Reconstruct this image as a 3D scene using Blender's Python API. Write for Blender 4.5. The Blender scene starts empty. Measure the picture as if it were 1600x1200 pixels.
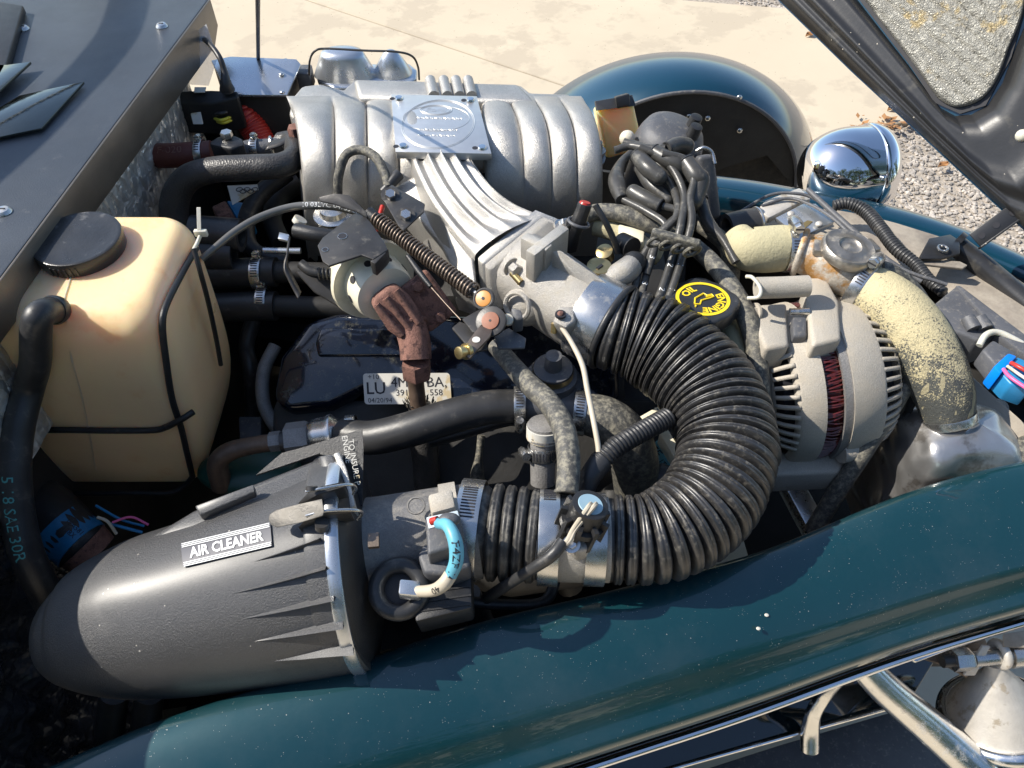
import bpy, bmesh, math, random
from mathutils import Vector, Matrix, noise
random.seed(7)
PI = math.pi
SC = bpy.context.scene
COL = SC.collection
# ------------------------------------------------------------------ camera, sky, sun, exposure
CAMLOC = Vector((0, 0, 1.5)); PITCH = math.radians(50); FPX = 1200.0
cam = bpy.data.cameras.new('camera'); cam_o = bpy.data.objects.new('camera', cam); COL.objects.link(cam_o)
cam_o.location = CAMLOC; cam_o.rotation_euler = (math.radians(90) - PITCH, 0, 0)
cam.sensor_fit = 'HORIZONTAL'; cam.sensor_width = 36; cam.lens = 36 * FPX / 1600
cam.clip_start = .02; cam.clip_end = 500
SC.camera = cam_o
SUN_AZ = math.radians(7); SUN_EL = math.radians(43)
SDIR = Vector((-math.cos(SUN_AZ) * math.cos(SUN_EL), math.sin(SUN_AZ) * math.cos(SUN_EL), math.sin(SUN_EL)))
w = bpy.data.worlds.new('World'); SC.world = w; w.use_nodes = True
nt = w.node_tree
sky = nt.nodes.new('ShaderNodeTexSky'); sky.sky_type = 'NISHITA'; sky.sun_disc = False
sky.sun_elevation = SUN_EL; sky.sun_rotation = math.atan2(SDIR.x, SDIR.y)
sky.air_density = 1.0; sky.dust_density = .6; sky.ozone_density = 1.2
bg = nt.nodes['Background']; bg.inputs['Strength'].default_value = .15
nt.links.new(sky.outputs[0], bg.inputs[0])
sl = bpy.data.lights.new('sun', 'SUN'); sl.energy = 5.0; sl.angle = math.radians(.5); sl.color = (1, .94, .84)
so = bpy.data.objects.new('sun', sl); COL.objects.link(so)
so.rotation_euler = SDIR.to_track_quat('Z', 'Y').to_euler(); so.location = (-3, 1, 4)
SC.view_settings.view_transform = 'Standard'; SC.view_settings.look = 'None'
SC.view_settings.exposure = 0.45; SC.view_settings.gamma = 1; SC.view_settings.use_curve_mapping = False

# ------------------------------------------------------------------ measuring helpers
CP, SP = math.cos(PITCH), math.sin(PITCH)
def at(u, v, z):
    """point at height z that the survey photograph shows at (u, v)"""
    r = Vector(((u - 800) / FPX, CP + (600 - v) / FPX * SP, -SP + (600 - v) / FPX * CP))
    return CAMLOC + r * ((z - CAMLOC.z) / r.z)
def rad(n, p):
    """n units of the survey grid as metres at point p"""
    q = p - CAMLOC
    return n * (q.y * CP - q.z * SP) / FPX
V = Vector
def cr(pts, k=8, closed=False):
    """catmull-rom through vectors / tuples"""
    pts = [V(p) for p in pts]; n = len(pts); out = []
    rng = range(n) if closed else range(n - 1)
    for i in rng:
        if closed: p0, p1, p2, p3 = pts[i-1], pts[i], pts[(i+1) % n], pts[(i+2) % n]
        else:
            p1, p2 = pts[i], pts[i+1]
            p0 = pts[i-1] if i > 0 else p1 + (p1 - p2); p3 = pts[i+2] if i + 2 < n else p2 + (p2 - p1)
        for j in range(k):
            t = j / k
            out.append(.5 * ((2*p1) + (p2-p0)*t + (2*p0-5*p1+4*p2-p3)*t*t + (3*p1-p0-3*p2+p3)*t*t*t))
    if not closed: out.append(pts[-1].copy())
    return out
def path(spec, k=8):
    """[(u,v,z,r)] -> smooth points and radii"""
    q = []
    for s in spec:
        p = at(s[0], s[1], s[2]); q.append(V((p.x, p.y, p.z, rad(s[3], p))))
    q = cr(q, k) if len(q) > 1 and k > 1 else q
    return [V((a[0], a[1], a[2])) for a in q], [a[3] for a in q]
def frames(P):
    n = len(P); T = []
    for i in range(n):
        a = P[max(0, i-1)]; b = P[min(n-1, i+1)]; t = (b - a)
        T.append(t.normalized() if t.length > 1e-9 else V((1, 0, 0)))
    ref = V((0, 0, 1)) if abs(T[0].z) < .9 else V((0, 1, 0))
    N = (ref - T[0] * ref.dot(T[0])).normalized(); out = []
    for i in range(n):
        N = (N - T[i] * N.dot(T[i])).normalized(); out.append((T[i], N, T[i].cross(N)))
    return out
def basis(axis, ref=None):
    a = V(axis).normalized(); ref = V(ref) if ref is not None else (V((0, 0, 1)) if abs(a.z) < .9 else V((0, 1, 0)))
    n = (ref - a * ref.dot(a)).normalized()
    return a, n, a.cross(n)
WL = {}
class M:
    def __init__(s): s.v = []; s.f = []
    def add(s, v, f):
        o = len(s.v); s.v += [V(a) for a in v]; s.f += [tuple(i + o for i in q) for q in f]; return s
    def tube(s, P, R, n=16, caps=True, hollow=0):
        if not isinstance(R, (list, tuple)): R = [R] * len(P)
        F = frames(P); v = []; f = []
        for i, p in enumerate(P):
            t, a, b = F[i]
            for j in range(n):
                g = 2 * PI * j / n; v.append(p + (a * math.cos(g) + b * math.sin(g)) * R[i])
        m = len(P)
        for i in range(m - 1):
            for j in range(n):
                k = (j + 1) % n; f.append((i*n+j, i*n+k, (i+1)*n+k, (i+1)*n+j))
        if hollow:
            for e, i, sg in ((0, 0, 1), (1, m-1, -1)):
                o = len(v); t, a, b = F[i]
                for dd in (0, .03 * sg if False else 0):
                    pass
                for j in range(n):
                    g = 2*PI*j/n; v.append(P[i] + (a*math.cos(g)+b*math.sin(g))*R[i]*hollow)
                for j in range(n):
                    g = 2*PI*j/n; v.append(P[i] + t*sg*R[i]*1.5 + (a*math.cos(g)+b*math.sin(g))*R[i]*hollow)
                for j in range(n):
                    k = (j+1) % n; f.append((i*n+j, o+j, o+k, i*n+k)); f.append((o+j, o+n+j, o+n+k, o+k))
                f.append(tuple(o+n+j for j in range(n)))
        elif caps:
            f.append(tuple(range(n))[::-1]); f.append(tuple((m-1)*n + j for j in range(n)))
        return s.add(v, f)
    def lathe(s, prof, o, axis, n=32, ref=None, arc=None, closed_ends=True):
        a, b, c = basis(axis, ref); o = V(o); v = []; f = []
        a0, a1 = arc if arc else (0, 2 * PI); full = arc is None; nn = n if full else n + 1
        for x, r in prof:
            for j in range(nn):
                g = a0 + (a1 - a0) * j / n; v.append(o + a * x + (b * math.cos(g) + c * math.sin(g)) * r)
        for i in range(len(prof) - 1):
            for j in range(n):
                k = (j + 1) % nn if full else j + 1
                f.append((i*nn+j, i*nn+k, (i+1)*nn+k, (i+1)*nn+j))
        if full and closed_ends:
            f.append(tuple(range(n))[::-1]); f.append(tuple((len(prof)-1)*n+j for j in range(n)))
        return s.add(v, f)
    def box(s, c, d, ax=None):
        X, Y, Z = ax if ax else (V((1,0,0)), V((0,1,0)), V((0,0,1)))
        c = V(c); v = [c + X*(d[0]*i/2) + Y*(d[1]*j/2) + Z*(d[2]*k/2) for i in (-1,1) for j in (-1,1) for k in (-1,1)]
        return s.add(v, [(0,1,3,2),(4,6,7,5),(0,4,5,1),(2,3,7,6),(0,2,6,4),(1,5,7,3)])
    def prism(s, pts, ext):
        pts = [V(p) for p in pts]; n = len(pts); e = V(ext)
        return s.add(pts + [p + e for p in pts], [tuple(range(n)), tuple(range(2*n-1, n-1, -1))] + [(i, (i+1) % n, n+(i+1) % n, n+i)[::-1] for i in range(n)])
    def plate(s, pix, z, th, ext=None):
        P = [at(p[0], p[1], p[2] if len(p) > 2 else z) for p in pix]
        return s.prism(P, ext if ext is not None else V((0, 0, -th)))
    def ball(s, c, r, n=12, sc=(1,1,1)):
        c = V(c); prof = [(-r*math.cos(PI*i/n), max(1e-5, r*math.sin(PI*i/n))) for i in range(n+1)]
        o = len(s.v); s.lathe(prof, (0,0,0), (0,0,1), n*2)
        for i in range(o, len(s.v)): q = s.v[i]; s.v[i] = c + V((q.x*sc[0], q.y*sc[1], q.z*sc[2]))
        return s
    def grid(s, fn, nu, nv, closeu=False):
        v = [fn(i/nu, j/nv) for i in range(nu + (0 if closeu else 1)) for j in range(nv+1)]; w_ = nv + 1; f = []
        for i in range(nu):
            i2 = (i+1) % nu if closeu else i+1
            for j in range(nv): f.append((i*w_+j, i2*w_+j, i2*w_+j+1, i*w_+j+1))
        return s.add(v, f)
    def torus(s, c, axis, R, r, n=40, m=10, arc=None):
        a, b, d = basis(axis); c = V(c); a0, a1 = arc or (0, 2*PI)
        P = [c + (b*math.cos(a0+(a1-a0)*i/n) + d*math.sin(a0+(a1-a0)*i/n))*R for i in range(n+1)]
        if arc: return s.tube(P, r, m)
        def fn(x, y):
            g = 2*PI*x; h = 2*PI*y; q = b*math.cos(g)+d*math.sin(g)
            return c + q*(R + r*math.cos(h)) + a*(r*math.sin(h))
        return s.grid(fn, n, m, True)
    def hexa(s, o, axis, r, h):
        return s.lathe([(0, r), (h*.85, r), (h, r*.88)], o, axis, 6)
    def build(s, name, m, parent=None, label=None, cat=None, group=None, kind=None, bevel=0, seg=2, sharp=42, solid=0, sub=0):
        me = bpy.data.meshes.new(name)
        if parent is not None: L = WL[parent.name]
        else:
            xs = [p.x for p in s.v]; ys = [p.y for p in s.v]; zs = [p.z for p in s.v]
            L = V(((min(xs)+max(xs))/2, (min(ys)+max(ys))/2, min(zs)))
        me.from_pydata([p - L for p in s.v], [], s.f)
        bm = bmesh.new(); bm.from_mesh(me)
        bmesh.ops.remove_doubles(bm, verts=bm.verts, dist=1e-6)
        bmesh.ops.recalc_face_normals(bm, faces=bm.faces)
        if bevel:
            ed = [e for e in bm.edges if len(e.link_faces) == 2 and e.calc_face_angle(0) > math.radians(28)]
            if ed: bmesh.ops.bevel(bm, geom=ed, offset=bevel, segments=seg, profile=.5, affect='EDGES', clamp_overlap=True)
        bm.to_mesh(me); bm.free()
        for p in me.polygons: p.use_smooth = True
        me.set_sharp_from_angle(angle=math.radians(sharp))
        if isinstance(m, (list, tuple)):
            for q in m: me.materials.append(q)
        else: me.materials.append(m)
        o = bpy.data.objects.new(name, me); COL.objects.link(o)
        if solid:
            md = o.modifiers.new('s', 'SOLIDIFY'); md.thickness = solid; md.offset = 0
        if sub:
            md = o.modifiers.new('u', 'SUBSURF'); md.levels = sub; md.render_levels = sub
        if parent is not None: o.parent = parent
        else: o.location = L
        WL[o.name] = L
        if label: o['label'] = label
        if parent is None and cat: o['category'] = cat
        if group: o['group'] = group
        if kind: o['kind'] = kind
        return o
def thing(name, label, cat, loc, group=None):
    o = bpy.data.objects.new(name, None); COL.objects.link(o); o.location = V(loc); o.empty_display_size = .02
    o['label'] = label; o['category'] = cat
    if group: o['group'] = group
    WL[o.name] = V(loc); return o
def text_mesh(body, size, fn, name, m, parent, bold=0, align='CENTER', thick=None, label=None):
    """flat lettering laid onto a surface by fn(x, y) -> point"""
    cu = bpy.data.curves.new('t', 'FONT'); cu.body = body; cu.size = size; cu.align_x = align; cu.align_y = 'CENTER'
    cu.offset = bold * size; cu.resolution_u = 2
    ob = bpy.data.objects.new('t', cu); me = bpy.data.meshes.new_from_object(ob)
    bm = bmesh.new(); bm.from_mesh(me)
    q = M(); bm.verts.ensure_lookup_table()
    q.add([fn(v.co.x, v.co.y) for v in bm.verts], [tuple(v.index for v in f.verts) for f in bm.faces])
    bm.free(); bpy.data.objects.remove(ob); bpy.data.curves.remove(cu)
    return q.build(name, m, parent, label=label)
def flat(o, x, y):
    o, x, y = V(o), V(x).normalized(), V(y).normalized()
    return lambda a, b: o + x*a + y*b
def wrap_on(P, R, face, s0, flip=1, off=.0004):
    """lettering along a tube, on the side that faces 'face'"""
    L = [0]
    for i in range(1, len(P)): L.append(L[-1] + (P[i]-P[i-1]).length)
    F = frames(P); face = V(face)
    def fn(x, y):
        s = min(max(s0 + x*flip, 0), L[-1] - 1e-6); i = 0
        while i < len(L) - 2 and L[i+1] < s: i += 1
        t = (s - L[i]) / max(1e-9, L[i+1]-L[i]); p = P[i].lerp(P[i+1], t); T = F[i][0]
        r = (R[i] if isinstance(R, list) else R) + off
        wv = (face - T*face.dot(T)).normalized(); sd = T.cross(wv); a = y*flip / r
        return p + (wv*math.cos(a) - sd*math.sin(a)) * r
    return fn

# ------------------------------------------------------------------ materials
def mat(name, col, rough=.5, metal=0, var=.12, vs=18, bump=0, bs=300, dust=None, coat=0, spec=.5, sss=0, trans=0, speck=None, extra=None, rv=.1, alpha=1, blotch=None, crough=.03):
    """general weathered surface; dust=(colour, amount, scale[, facing-up weight]); speck=(colour, density, scale)"""
    m = bpy.data.materials.new(name); m.use_nodes = True; t = m.node_tree; N = t.nodes; L = t.links
    b = N['Principled BSDF']; tc = N.new('ShaderNodeTexCoord').outputs['Object']
    def noi(scale, det=4, ro=.6):
        q = N.new('ShaderNodeTexNoise'); q.inputs['Scale'].default_value = scale; q.inputs['Detail'].default_value = det
        q.inputs['Roughness'].default_value = ro; L.new(tc, q.inputs['Vector']); return q.outputs['Fac']
    def ramp(x, a, c):
        q = N.new('ShaderNodeMapRange'); q.inputs[1].default_value = a; q.inputs[2].default_value = c; L.new(x, q.inputs[0]); return q.outputs[0]
    def math_(op, a, c):
        q = N.new('ShaderNodeMath'); q.operation = op
        for i, x in enumerate((a, c)):
            if isinstance(x, (int, float)): q.inputs[i].default_value = x
            else: L.new(x, q.inputs[i])
        return q.outputs[0]
    def mix(fac, a, c):
        q = N.new('ShaderNodeMix'); q.data_type = 'RGBA'
        if isinstance(fac, (int, float)): q.inputs[0].default_value = fac
        else: L.new(fac, q.inputs[0])
        for i, x in ((6, a), (7, c)):
            if isinstance(x, tuple): q.inputs[i].default_value = (*x, 1)
            else: L.new(x, q.inputs[i])
        return q.outputs[2]
    lo = tuple(c*(1-var) for c in col); hi = tuple(min(1, c*(1+var)) for c in col)
    c = mix(ramp(noi(vs), .3, .7), lo, hi); rgh = math_('ADD', ramp(noi(vs*2.7), .2, .8), 0)
    rgh = math_('ADD', math_('MULTIPLY', rgh, rv), rough - rv/2); met = None
    if bump >= .4:
        q = N.new('ShaderNodeMix'); q.data_type = 'RGBA'; q.blend_type = 'MULTIPLY'; q.inputs[0].default_value = 1
        g_ = ramp(noi(bs*1.1, 2, .8), .36, .64); g2 = math_('ADD', math_('MULTIPLY', g_, .30), .85)
        cb = N.new('ShaderNodeCombineColor'); [L.new(g2, cb.inputs[i]) for i in range(3)]; L.new(c, q.inputs[6]); L.new(cb.outputs[0], q.inputs[7]); c = q.outputs[2]
    if blotch:
        k = ramp(noi(blotch[2], 5, .65), .62-blotch[1]*.4, .68-blotch[1]*.35); c = mix(k, c, blotch[0])
    if dust:
        k = ramp(noi(dust[2], 6, .7), .68 - dust[1]*.55, .85 - dust[1]*.45)
        up = dust[3] if len(dust) > 3 else .7
        if up:
            g = N.new('ShaderNodeNewGeometry'); sx = N.new('ShaderNodeSeparateXYZ'); L.new(g.outputs['Normal'], sx.inputs[0])
            k = math_('MULTIPLY', k, math_('ADD', math_('MULTIPLY', ramp(sx.outputs[2], -.1, .8), up), 1-up))
        k = math_('MULTIPLY', k, min(1, .35 + dust[1]))
        c = mix(k, c, dust[0]); rgh = math_('ADD', rgh, math_('MULTIPLY', k, .35))
        if metal: met = math_('SUBTRACT', metal, math_('MULTIPLY', k, metal))
    if speck:
        q = N.new('ShaderNodeTexVoronoi'); q.inputs['Scale'].default_value = speck[2]; L.new(tc, q.inputs['Vector'])
        k = math_('MULTIPLY', math_('LESS_THAN', q.outputs['Distance'], .09), math_('GREATER_THAN', noi(speck[2]*.35, 2), 1-speck[1]))
        c = mix(k, c, speck[0])
    L.new(c, b.inputs['Base Color']); L.new(rgh, b.inputs['Roughness'])
    if met: L.new(met, b.inputs['Metallic'])
    else: b.inputs['Metallic'].default_value = metal
    b.inputs['Specular IOR Level'].default_value = spec; b.inputs['Coat Weight'].default_value = coat
    b.inputs['Coat Roughness'].default_value = crough
    if sss: b.inputs['Subsurface Weight'].default_value = sss; b.inputs['Subsurface Radius'].default_value = (1, .6, .3); b.inputs['Subsurface Scale'].default_value = .035
    if trans: b.inputs['Transmission Weight'].default_value = trans
    if alpha < 1: b.inputs['Alpha'].default_value = alpha
    if bump:
        q = N.new('ShaderNodeBump'); q.inputs['Strength'].default_value = bump; q.inputs['Distance'].default_value = .0016
        L.new(math_('ADD', noi(bs*.6, 4, .8), math_('MULTIPLY', noi(bs*.13, 2), .18 if bs < 950 else .02)), q.inputs['Height']); L.new(q.outputs[0], b.inputs['Normal'])
    if extra: extra(m, N, L, b, tc, noi, ramp, math_, mix)
    return m
TAN = (.42, .37, .28)
def foil_extra(scale, dist, stretch):
    def f(m, N, L, b, tc, noi, ramp, math_, mix):
        mp = N.new('ShaderNodeMapping'); mp.inputs['Scale'].default_value = stretch; L.new(tc, mp.inputs[0])
        v = N.new('ShaderNodeTexVoronoi'); v.inputs['Scale'].default_value = scale; v.feature = 'DISTANCE_TO_EDGE'; L.new(mp.outputs[0], v.inputs['Vector'])
        n = N.new('ShaderNodeTexNoise'); n.inputs['Scale'].default_value = scale*1.3; n.inputs['Detail'].default_value = 5; L.new(mp.outputs[0], n.inputs['Vector'])
        q = N.new('ShaderNodeBump'); q.inputs['Strength'].default_value = 1; q.inputs['Distance'].default_value = dist
        L.new(math_('ADD', v.outputs['Distance'], math_('MULTIPLY', n.outputs['Fac'], .35)), q.inputs['Height']); L.new(q.outputs[0], b.inputs['Normal'])
    return f
m_concrete = mat('concrete', (.555, .470, .345), .85, var=.06, vs=1.6, bump=.35, bs=160, blotch=((.48, .405, .30), .25, 4), speck=((.3, .25, .18), .5, 40))
m_gravel = mat('gravel_bed', (.36, .31, .25), .95, var=.35, vs=70, bump=1, bs=160)
m_stone = mat('gravel_stone', (.36, .32, .275), .8, var=.55, vs=30, bump=.4, bs=300)
m_leaf = mat('dead_leaf', (.36, .18, .07), .7, var=.3, vs=40)
def specks2(m, N, L, b, tc, noi, ramp, math_, mix):
    q = N.new('ShaderNodeTexVoronoi'); q.inputs['Scale'].default_value = 420; L.new(tc, q.inputs['Vector'])
    k = math_('MULTIPLY', math_('LESS_THAN', q.outputs['Distance'], .10), math_('GREATER_THAN', noi(90, 3, .8), .55))
    old = b.inputs['Base Color'].links[0].from_socket
    haze = math_('MULTIPLY', ramp(noi(6, 6, .7), .45, .8), .10)
    L.new(mix(k, mix(haze, old, (.30, .30, .28)), (.55, .53, .47)), b.inputs['Base Color'])
    L.new(math_('ADD', math_('MULTIPLY', k, .5), math_('ADD', .03, math_('MULTIPLY', haze, .35))), b.inputs['Coat Roughness'])
m_paint = mat('teal_car_paint', (.004, .050, .062), .36, metal=.4, var=.08, vs=4, coat=1, speck=((.45, .43, .38), .40, 190), rv=.04, extra=specks2)
m_paint_far = mat('teal_car_paint_clean', (.003, .045, .080), .30, metal=.3, var=.05, vs=3, coat=1, rv=.03)
m_gloss = mat('black_gloss_paint', (.004, .012, .016), .06, var=.1, coat=1, speck=((.5, .48, .42), .38, 120), rv=.02)
m_cowl = mat('slate_satin_paint', (.085, .095, .108), .42, metal=.35, var=.14, vs=9, bump=.25, bs=900, dust=((.22, .22, .22), .14, 40, .3), rv=.12)
m_chrome = mat('chrome', (.82, .82, .84), .05, metal=1, var=.03, rv=.03)
m_chrome_w = mat('worn_chrome', (.80, .80, .79), .20, metal=1, var=.12, vs=30, bump=.1, bs=500, dust=((.4, .36, .3), .25, 60, .3))
m_cast = mat('cast_aluminium', (.50, .48, .445), .42, metal=.72, var=.10, vs=25, bump=.55, bs=900, dust=((.40, .37, .31), .06, 22, .2))
m_cast_d = mat('dusty_cast_aluminium', (.47, .445, .405), .45, metal=.65, var=.15, vs=30, bump=.8, bs=1000, dust=((.42, .37, .28), .32, 60, .4))
m_cast_grey = mat('bare_grey_casting', (.27, .26, .25), .55, metal=.4, var=.2, vs=40, bump=.7, bs=700)  # darker, duller grey than the other castings
m_plate = mat('brushed_plate', (.74, .73, .70), .36, metal=.8, var=.06, vs=50, bump=.08, bs=600)
m_tin = mat('zinc_sheet', (.62, .64, .66), .28, metal=.85, var=.1, vs=12, bump=.1, bs=60)
m_steel = mat('steel_band', (.60, .59, .57), .27, metal=.95, var=.12, vs=30, dust=((.4, .35, .27), .2, 50, .3))
m_dsteel = mat('gunmetal_bracket', (.065, .062, .06), .42, metal=.45, var=.2, vs=35, bump=.15, bs=500, dust=((.3, .27, .22), .2, 50, .4))
m_brown = mat('oiled_bronze_steel', (.20, .155, .12), .4, metal=.7, var=.25, vs=50, bump=.2, bs=500)
m_brass = mat('yellow_zinc', (.55, .42, .20), .3, metal=.9, var=.15, vs=60)
m_rubber = mat('black_rubber', (.030, .030, .031), .40, var=.3, vs=30, bump=.15, bs=500, dust=((.20, .18, .15), .20, 60, .5))
m_rubber_d = mat('dusty_rubber', (.07, .068, .062), .55, var=.25, vs=30, bump=.4, bs=500, dust=((.36, .33, .25), .42, 170, .5))
m_bellow = mat('ribbed_rubber', (.030, .029, .029), .36, var=.3, vs=30, bump=.1, bs=600, dust=((.26, .235, .19), .30, 160, .65), spec=.7)
m_bellow_hi = mat('ribbed_rubber_dusty', (.04, .038, .036), .42, var=.3, vs=30, bump=.15, bs=600, dust=((.26, .24, .20), .36, 70, .6))
def braid(m, N, L, b, tc, noi, ramp, math_, mix):
    v = N.new('ShaderNodeTexVoronoi'); v.inputs['Scale'].default_value = 420; L.new(tc, v.inputs['Vector'])
    q = N.new('ShaderNodeBump'); q.inputs['Strength'].default_value = .45; q.inputs['Distance'].default_value = .001
    L.new(v.outputs['Distance'], q.inputs['Height']); L.new(q.outputs[0], b.inputs['Normal'])
m_braid = mat('braided_rubber', (.045, .043, .042), .42, var=.2, vs=40, dust=((.16, .15, .14), .2, 40, .5), extra=braid)
m_plast = mat('black_plastic', (.020, .020, .021), .4, var=.25, vs=30, bump=.3, bs=900, dust=((.22, .2, .17), .12, 30, .6))
m_plast_g = mat('grey_plastic', (.09, .092, .10), .45, var=.15, vs=30, bump=.3, bs=900, dust=((.33, .3, .25), .25, 170, .7))
m_filter = mat('grained_black_plastic', (.036, .036, .038), .44, var=.12, vs=10, bump=.8, bs=1000, dust=((.20, .185, .17), .10, 12, .6), speck=((.5, .46, .4), .42, 110), rv=.06, spec=1.0, coat=.55, crough=.36)
m_maf = mat('meter_housing_grey', (.17, .165, .16), .5, metal=.3, var=.2, vs=45, bump=.5, bs=700, dust=((.4, .36, .3), .3, 40, .6))
m_jug = mat('cream_poly_jug', (.97, .67, .38), .30, var=.05, vs=9, sss=.6, bump=.10, bs=60, blotch=((.93, .60, .31), .14, 11), rv=.08)
m_hood = mat('black_hood_steel', (.024, .024, .025), .36, var=.3, vs=8, coat=.15, bump=.1, bs=200, dust=((.20, .18, .14), .22, 10, .2), speck=((.4, .36, .3), .45, 90))
m_cap = mat('black_cap_plastic', (.030, .031, .033), .30, var=.3, vs=30, bump=.25, bs=200, dust=((.35, .34, .33), .16, 60, .8))
m_dark = mat('grimy_black', (.024, .023, .022), .6, var=.4, vs=12, bump=.3, bs=200, dust=((.09, .08, .06), .2, 18, .4))
m_valve = mat('navy_black_enamel', (.007, .010, .020), .13, var=.3, vs=7, coat=.6, dust=((.13, .125, .09), .26, 90, .5), rv=.05)
m_rust = mat('rusted_casting', (.25, .125, .095), .85, var=.3, vs=90, bump=1, bs=700, blotch=((.12, .06, .05), .2, 120))
m_rustpipe = mat('heat_stained_pipe', (.16, .11, .08), .5, metal=.5, var=.35, vs=40, bump=.3, bs=400)
m_cream = mat('cream_valve_housing', (.84, .78, .60), .32, metal=0, var=.1, vs=30, bump=.15, bs=300, dust=((.45, .38, .22), .3, 30, .5))
def yellow_crust(m, N, L, b, tc, noi, ramp, math_, mix):
    # pollen-like crust: thick on the upper length, thinning to speckle and drip lines lower down
    s = N.new('ShaderNodeSeparateXYZ'); g = N.new('ShaderNodeNewGeometry'); L.new(g.outputs['Position'], s.inputs[0])
    hgt = N.new('ShaderNodeMapRange'); hgt.inputs[1].default_value = .825; hgt.inputs[2].default_value = .915; L.new(s.outputs[2], hgt.inputs[0])
    fine = noi(520, 4, .75); mid = noi(60, 4, .6)
    mp = N.new('ShaderNodeMapping'); mp.inputs['Scale'].default_value = (1, .25, .22); L.new(tc, mp.inputs[0])
    st = N.new('ShaderNodeTexNoise'); st.inputs['Scale'].default_value = 120; st.inputs['Detail'].default_value = 2; L.new(mp.outputs[0], st.inputs['Vector'])
    drip = math_('GREATER_THAN', st.outputs['Fac'], .62)
    lev = math_('ADD', math_('MULTIPLY', hgt.outputs[0], .31), math_('MULTIPLY', math_('SUBTRACT', mid, .5), .5))
    k = ramp(math_('ADD', fine, lev), .62, .70)
    k = math_('MAXIMUM', k, math_('MULTIPLY', drip, .55))
    L.new(mix(k, (.075, .078, .072), (.57, .49, .29)), b.inputs['Base Color'])
m_yhose2 = mat('tan_dusted_hose', (.22, .20, .15), .65, var=.2, vs=60, bump=.9, bs=300, dust=((.50, .45, .28), .95, 150, .3))
m_alt = mat('alternator_casting', (.47, .43, .365), .68, metal=.25, var=.08, vs=20, bump=.6, bs=900, dust=((.48, .42, .33), .4, 30, .4))
m_neck = mat('scaled_brass_neck', (.52, .46, .38), .5, metal=.4, var=.2, vs=40, bump=.5, bs=400, blotch=((.45, .24, .08), .3, 32), dust=((.62, .57, .5), .4, 45, .3))
m_capm = mat('weathered_pressed_steel', (.34, .31, .27), .38, metal=.8, var=.25, vs=50, bump=.3, bs=300, dust=((.42, .38, .3), .3, 70, .4))
m_tank = mat('crumpled_aluminium', (.50, .49, .48), .33, metal=.85, var=.15, vs=14, bump=.2, bs=150, blotch=((.3, .28, .26), .15, 18))
m_foil = mat('crinkled_foil', (.70, .68, .63), .36, metal=.5, var=.15, vs=60, extra=foil_extra(75, .009, (1, 1, .38)))
m_quilt = mat('foil_faced_hood_pad', (.31, .30, .265), .5, metal=.45, var=.25, vs=90, extra=foil_extra(420, .002, (1, 1, .7)), blotch=((.40, .32, .18), .14, 26))
m_brake = mat('amber_reservoir_plastic', (.97, .74, .36), .4, var=.08, vs=18, sss=1, dust=((.4, .33, .2), .2, 30, .3))
m_red = mat('red_plastic', (.45, .03, .02), .35, var=.15, vs=30)
m_redhose = mat('brick_red_hose', (.13, .035, .025), .5, var=.25, vs=30, bump=.3, bs=300)
m_wred = mat('copper_windings', (.09, .014, .012), .3, var=.4, vs=120, coat=.5)
m_white = mat('white_print', (.8, .8, .78), .5, var=.03)
m_silverlab = mat('silver_sticker', (.66, .67, .68), .3, metal=.5, var=.05, vs=30)
m_paper = mat('aged_paper_label', (.62, .60, .54), .5, var=.08, vs=30, blotch=((.55, .45, .28), .15, 30))
m_ink = mat('black_ink', (.02, .02, .025), .6, var=.05)
m_yellow = mat('yellow_print', (.85, .62, .02), .45, var=.04)
m_orange = mat('orange_bushing', (.55, .24, .05), .4, var=.08, vs=50)
m_bush = mat('worn_red_bushing', (.26, .09, .045), .5, var=.2, vs=80)
m_cyan = mat('cyan_tape', (.13, .40, .50), .4, var=.12, vs=60)
m_cyan_d = mat('blue_tape', (.02, .20, .42), .4, var=.15, vs=60)
m_blue = mat('blue_connector_lock', (.0, .20, .72), .35, var=.05)
m_tie = mat('natural_nylon', (.62, .58, .48), .4, sss=.2, var=.05)
m_wire_t = mat('beige_wire', (.50, .44, .34), .5, var=.1)
m_wire_r = mat('red_wire', (.75, .06, .05), .4); m_wire_p = mat('pink_wire', (.75, .12, .30), .4); m_wire_y = mat('yellow_wire', (.6, .55, .05), .4)
m_green = mat('dark_green_casting', (.01, .055, .04), .4, var=.2, vs=20)
m_tyre = mat('tyre_rubber', (.022, .022, .022), .75, var=.2, vs=40, bump=.4, bs=200, dust=((.12, .1, .08), .3, 10, .1))
m_clear = mat('clear_plastic_sheet', (.75, .78, .82), .1, var=.02, alpha=.3, rv=.05)
m_mirror = mat('polished_trim', (.13, .14, .13), .10, metal=1, var=.06, vs=40, bump=.15, bs=45)
m_tanpanel = mat('dust_covered_panel', (.25, .21, .17), .6, metal=.2, var=.25, vs=12, bump=.3, bs=300, dust=((.40, .35, .28), .6, 14, .3))
m_horn = mat('oxidised_zinc', (.60, .56, .50), .5, metal=.4, var=.12, vs=40, bump=.35, bs=400, blotch=((.42, .36, .28), .15, 50))
m_wirecov = mat('ignition_lead_silicone', (.055, .053, .049), .33, var=.2, vs=60, bump=.15, bs=500, dust=((.26, .24, .20), .25, 90, .6))
m_yhose = mat('yellow_dusted_hose', (.085, .09, .085), .6, var=.2, vs=30, bump=.9, bs=380, extra=yellow_crust)
m_bag = mat('black_crinkled_sheet', (.032, .034, .040), .28, var=.3, vs=20, extra=foil_extra(60, .004, (1, .5, 1)))
m_bark = mat('tree_bark', (.12, .09, .065), .9, var=.3, vs=6); m_green_leaf = mat('tree_foliage', (.045, .085, .028), .6, var=.4, vs=2)
from mathutils.bvhtree import BVHTree
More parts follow.
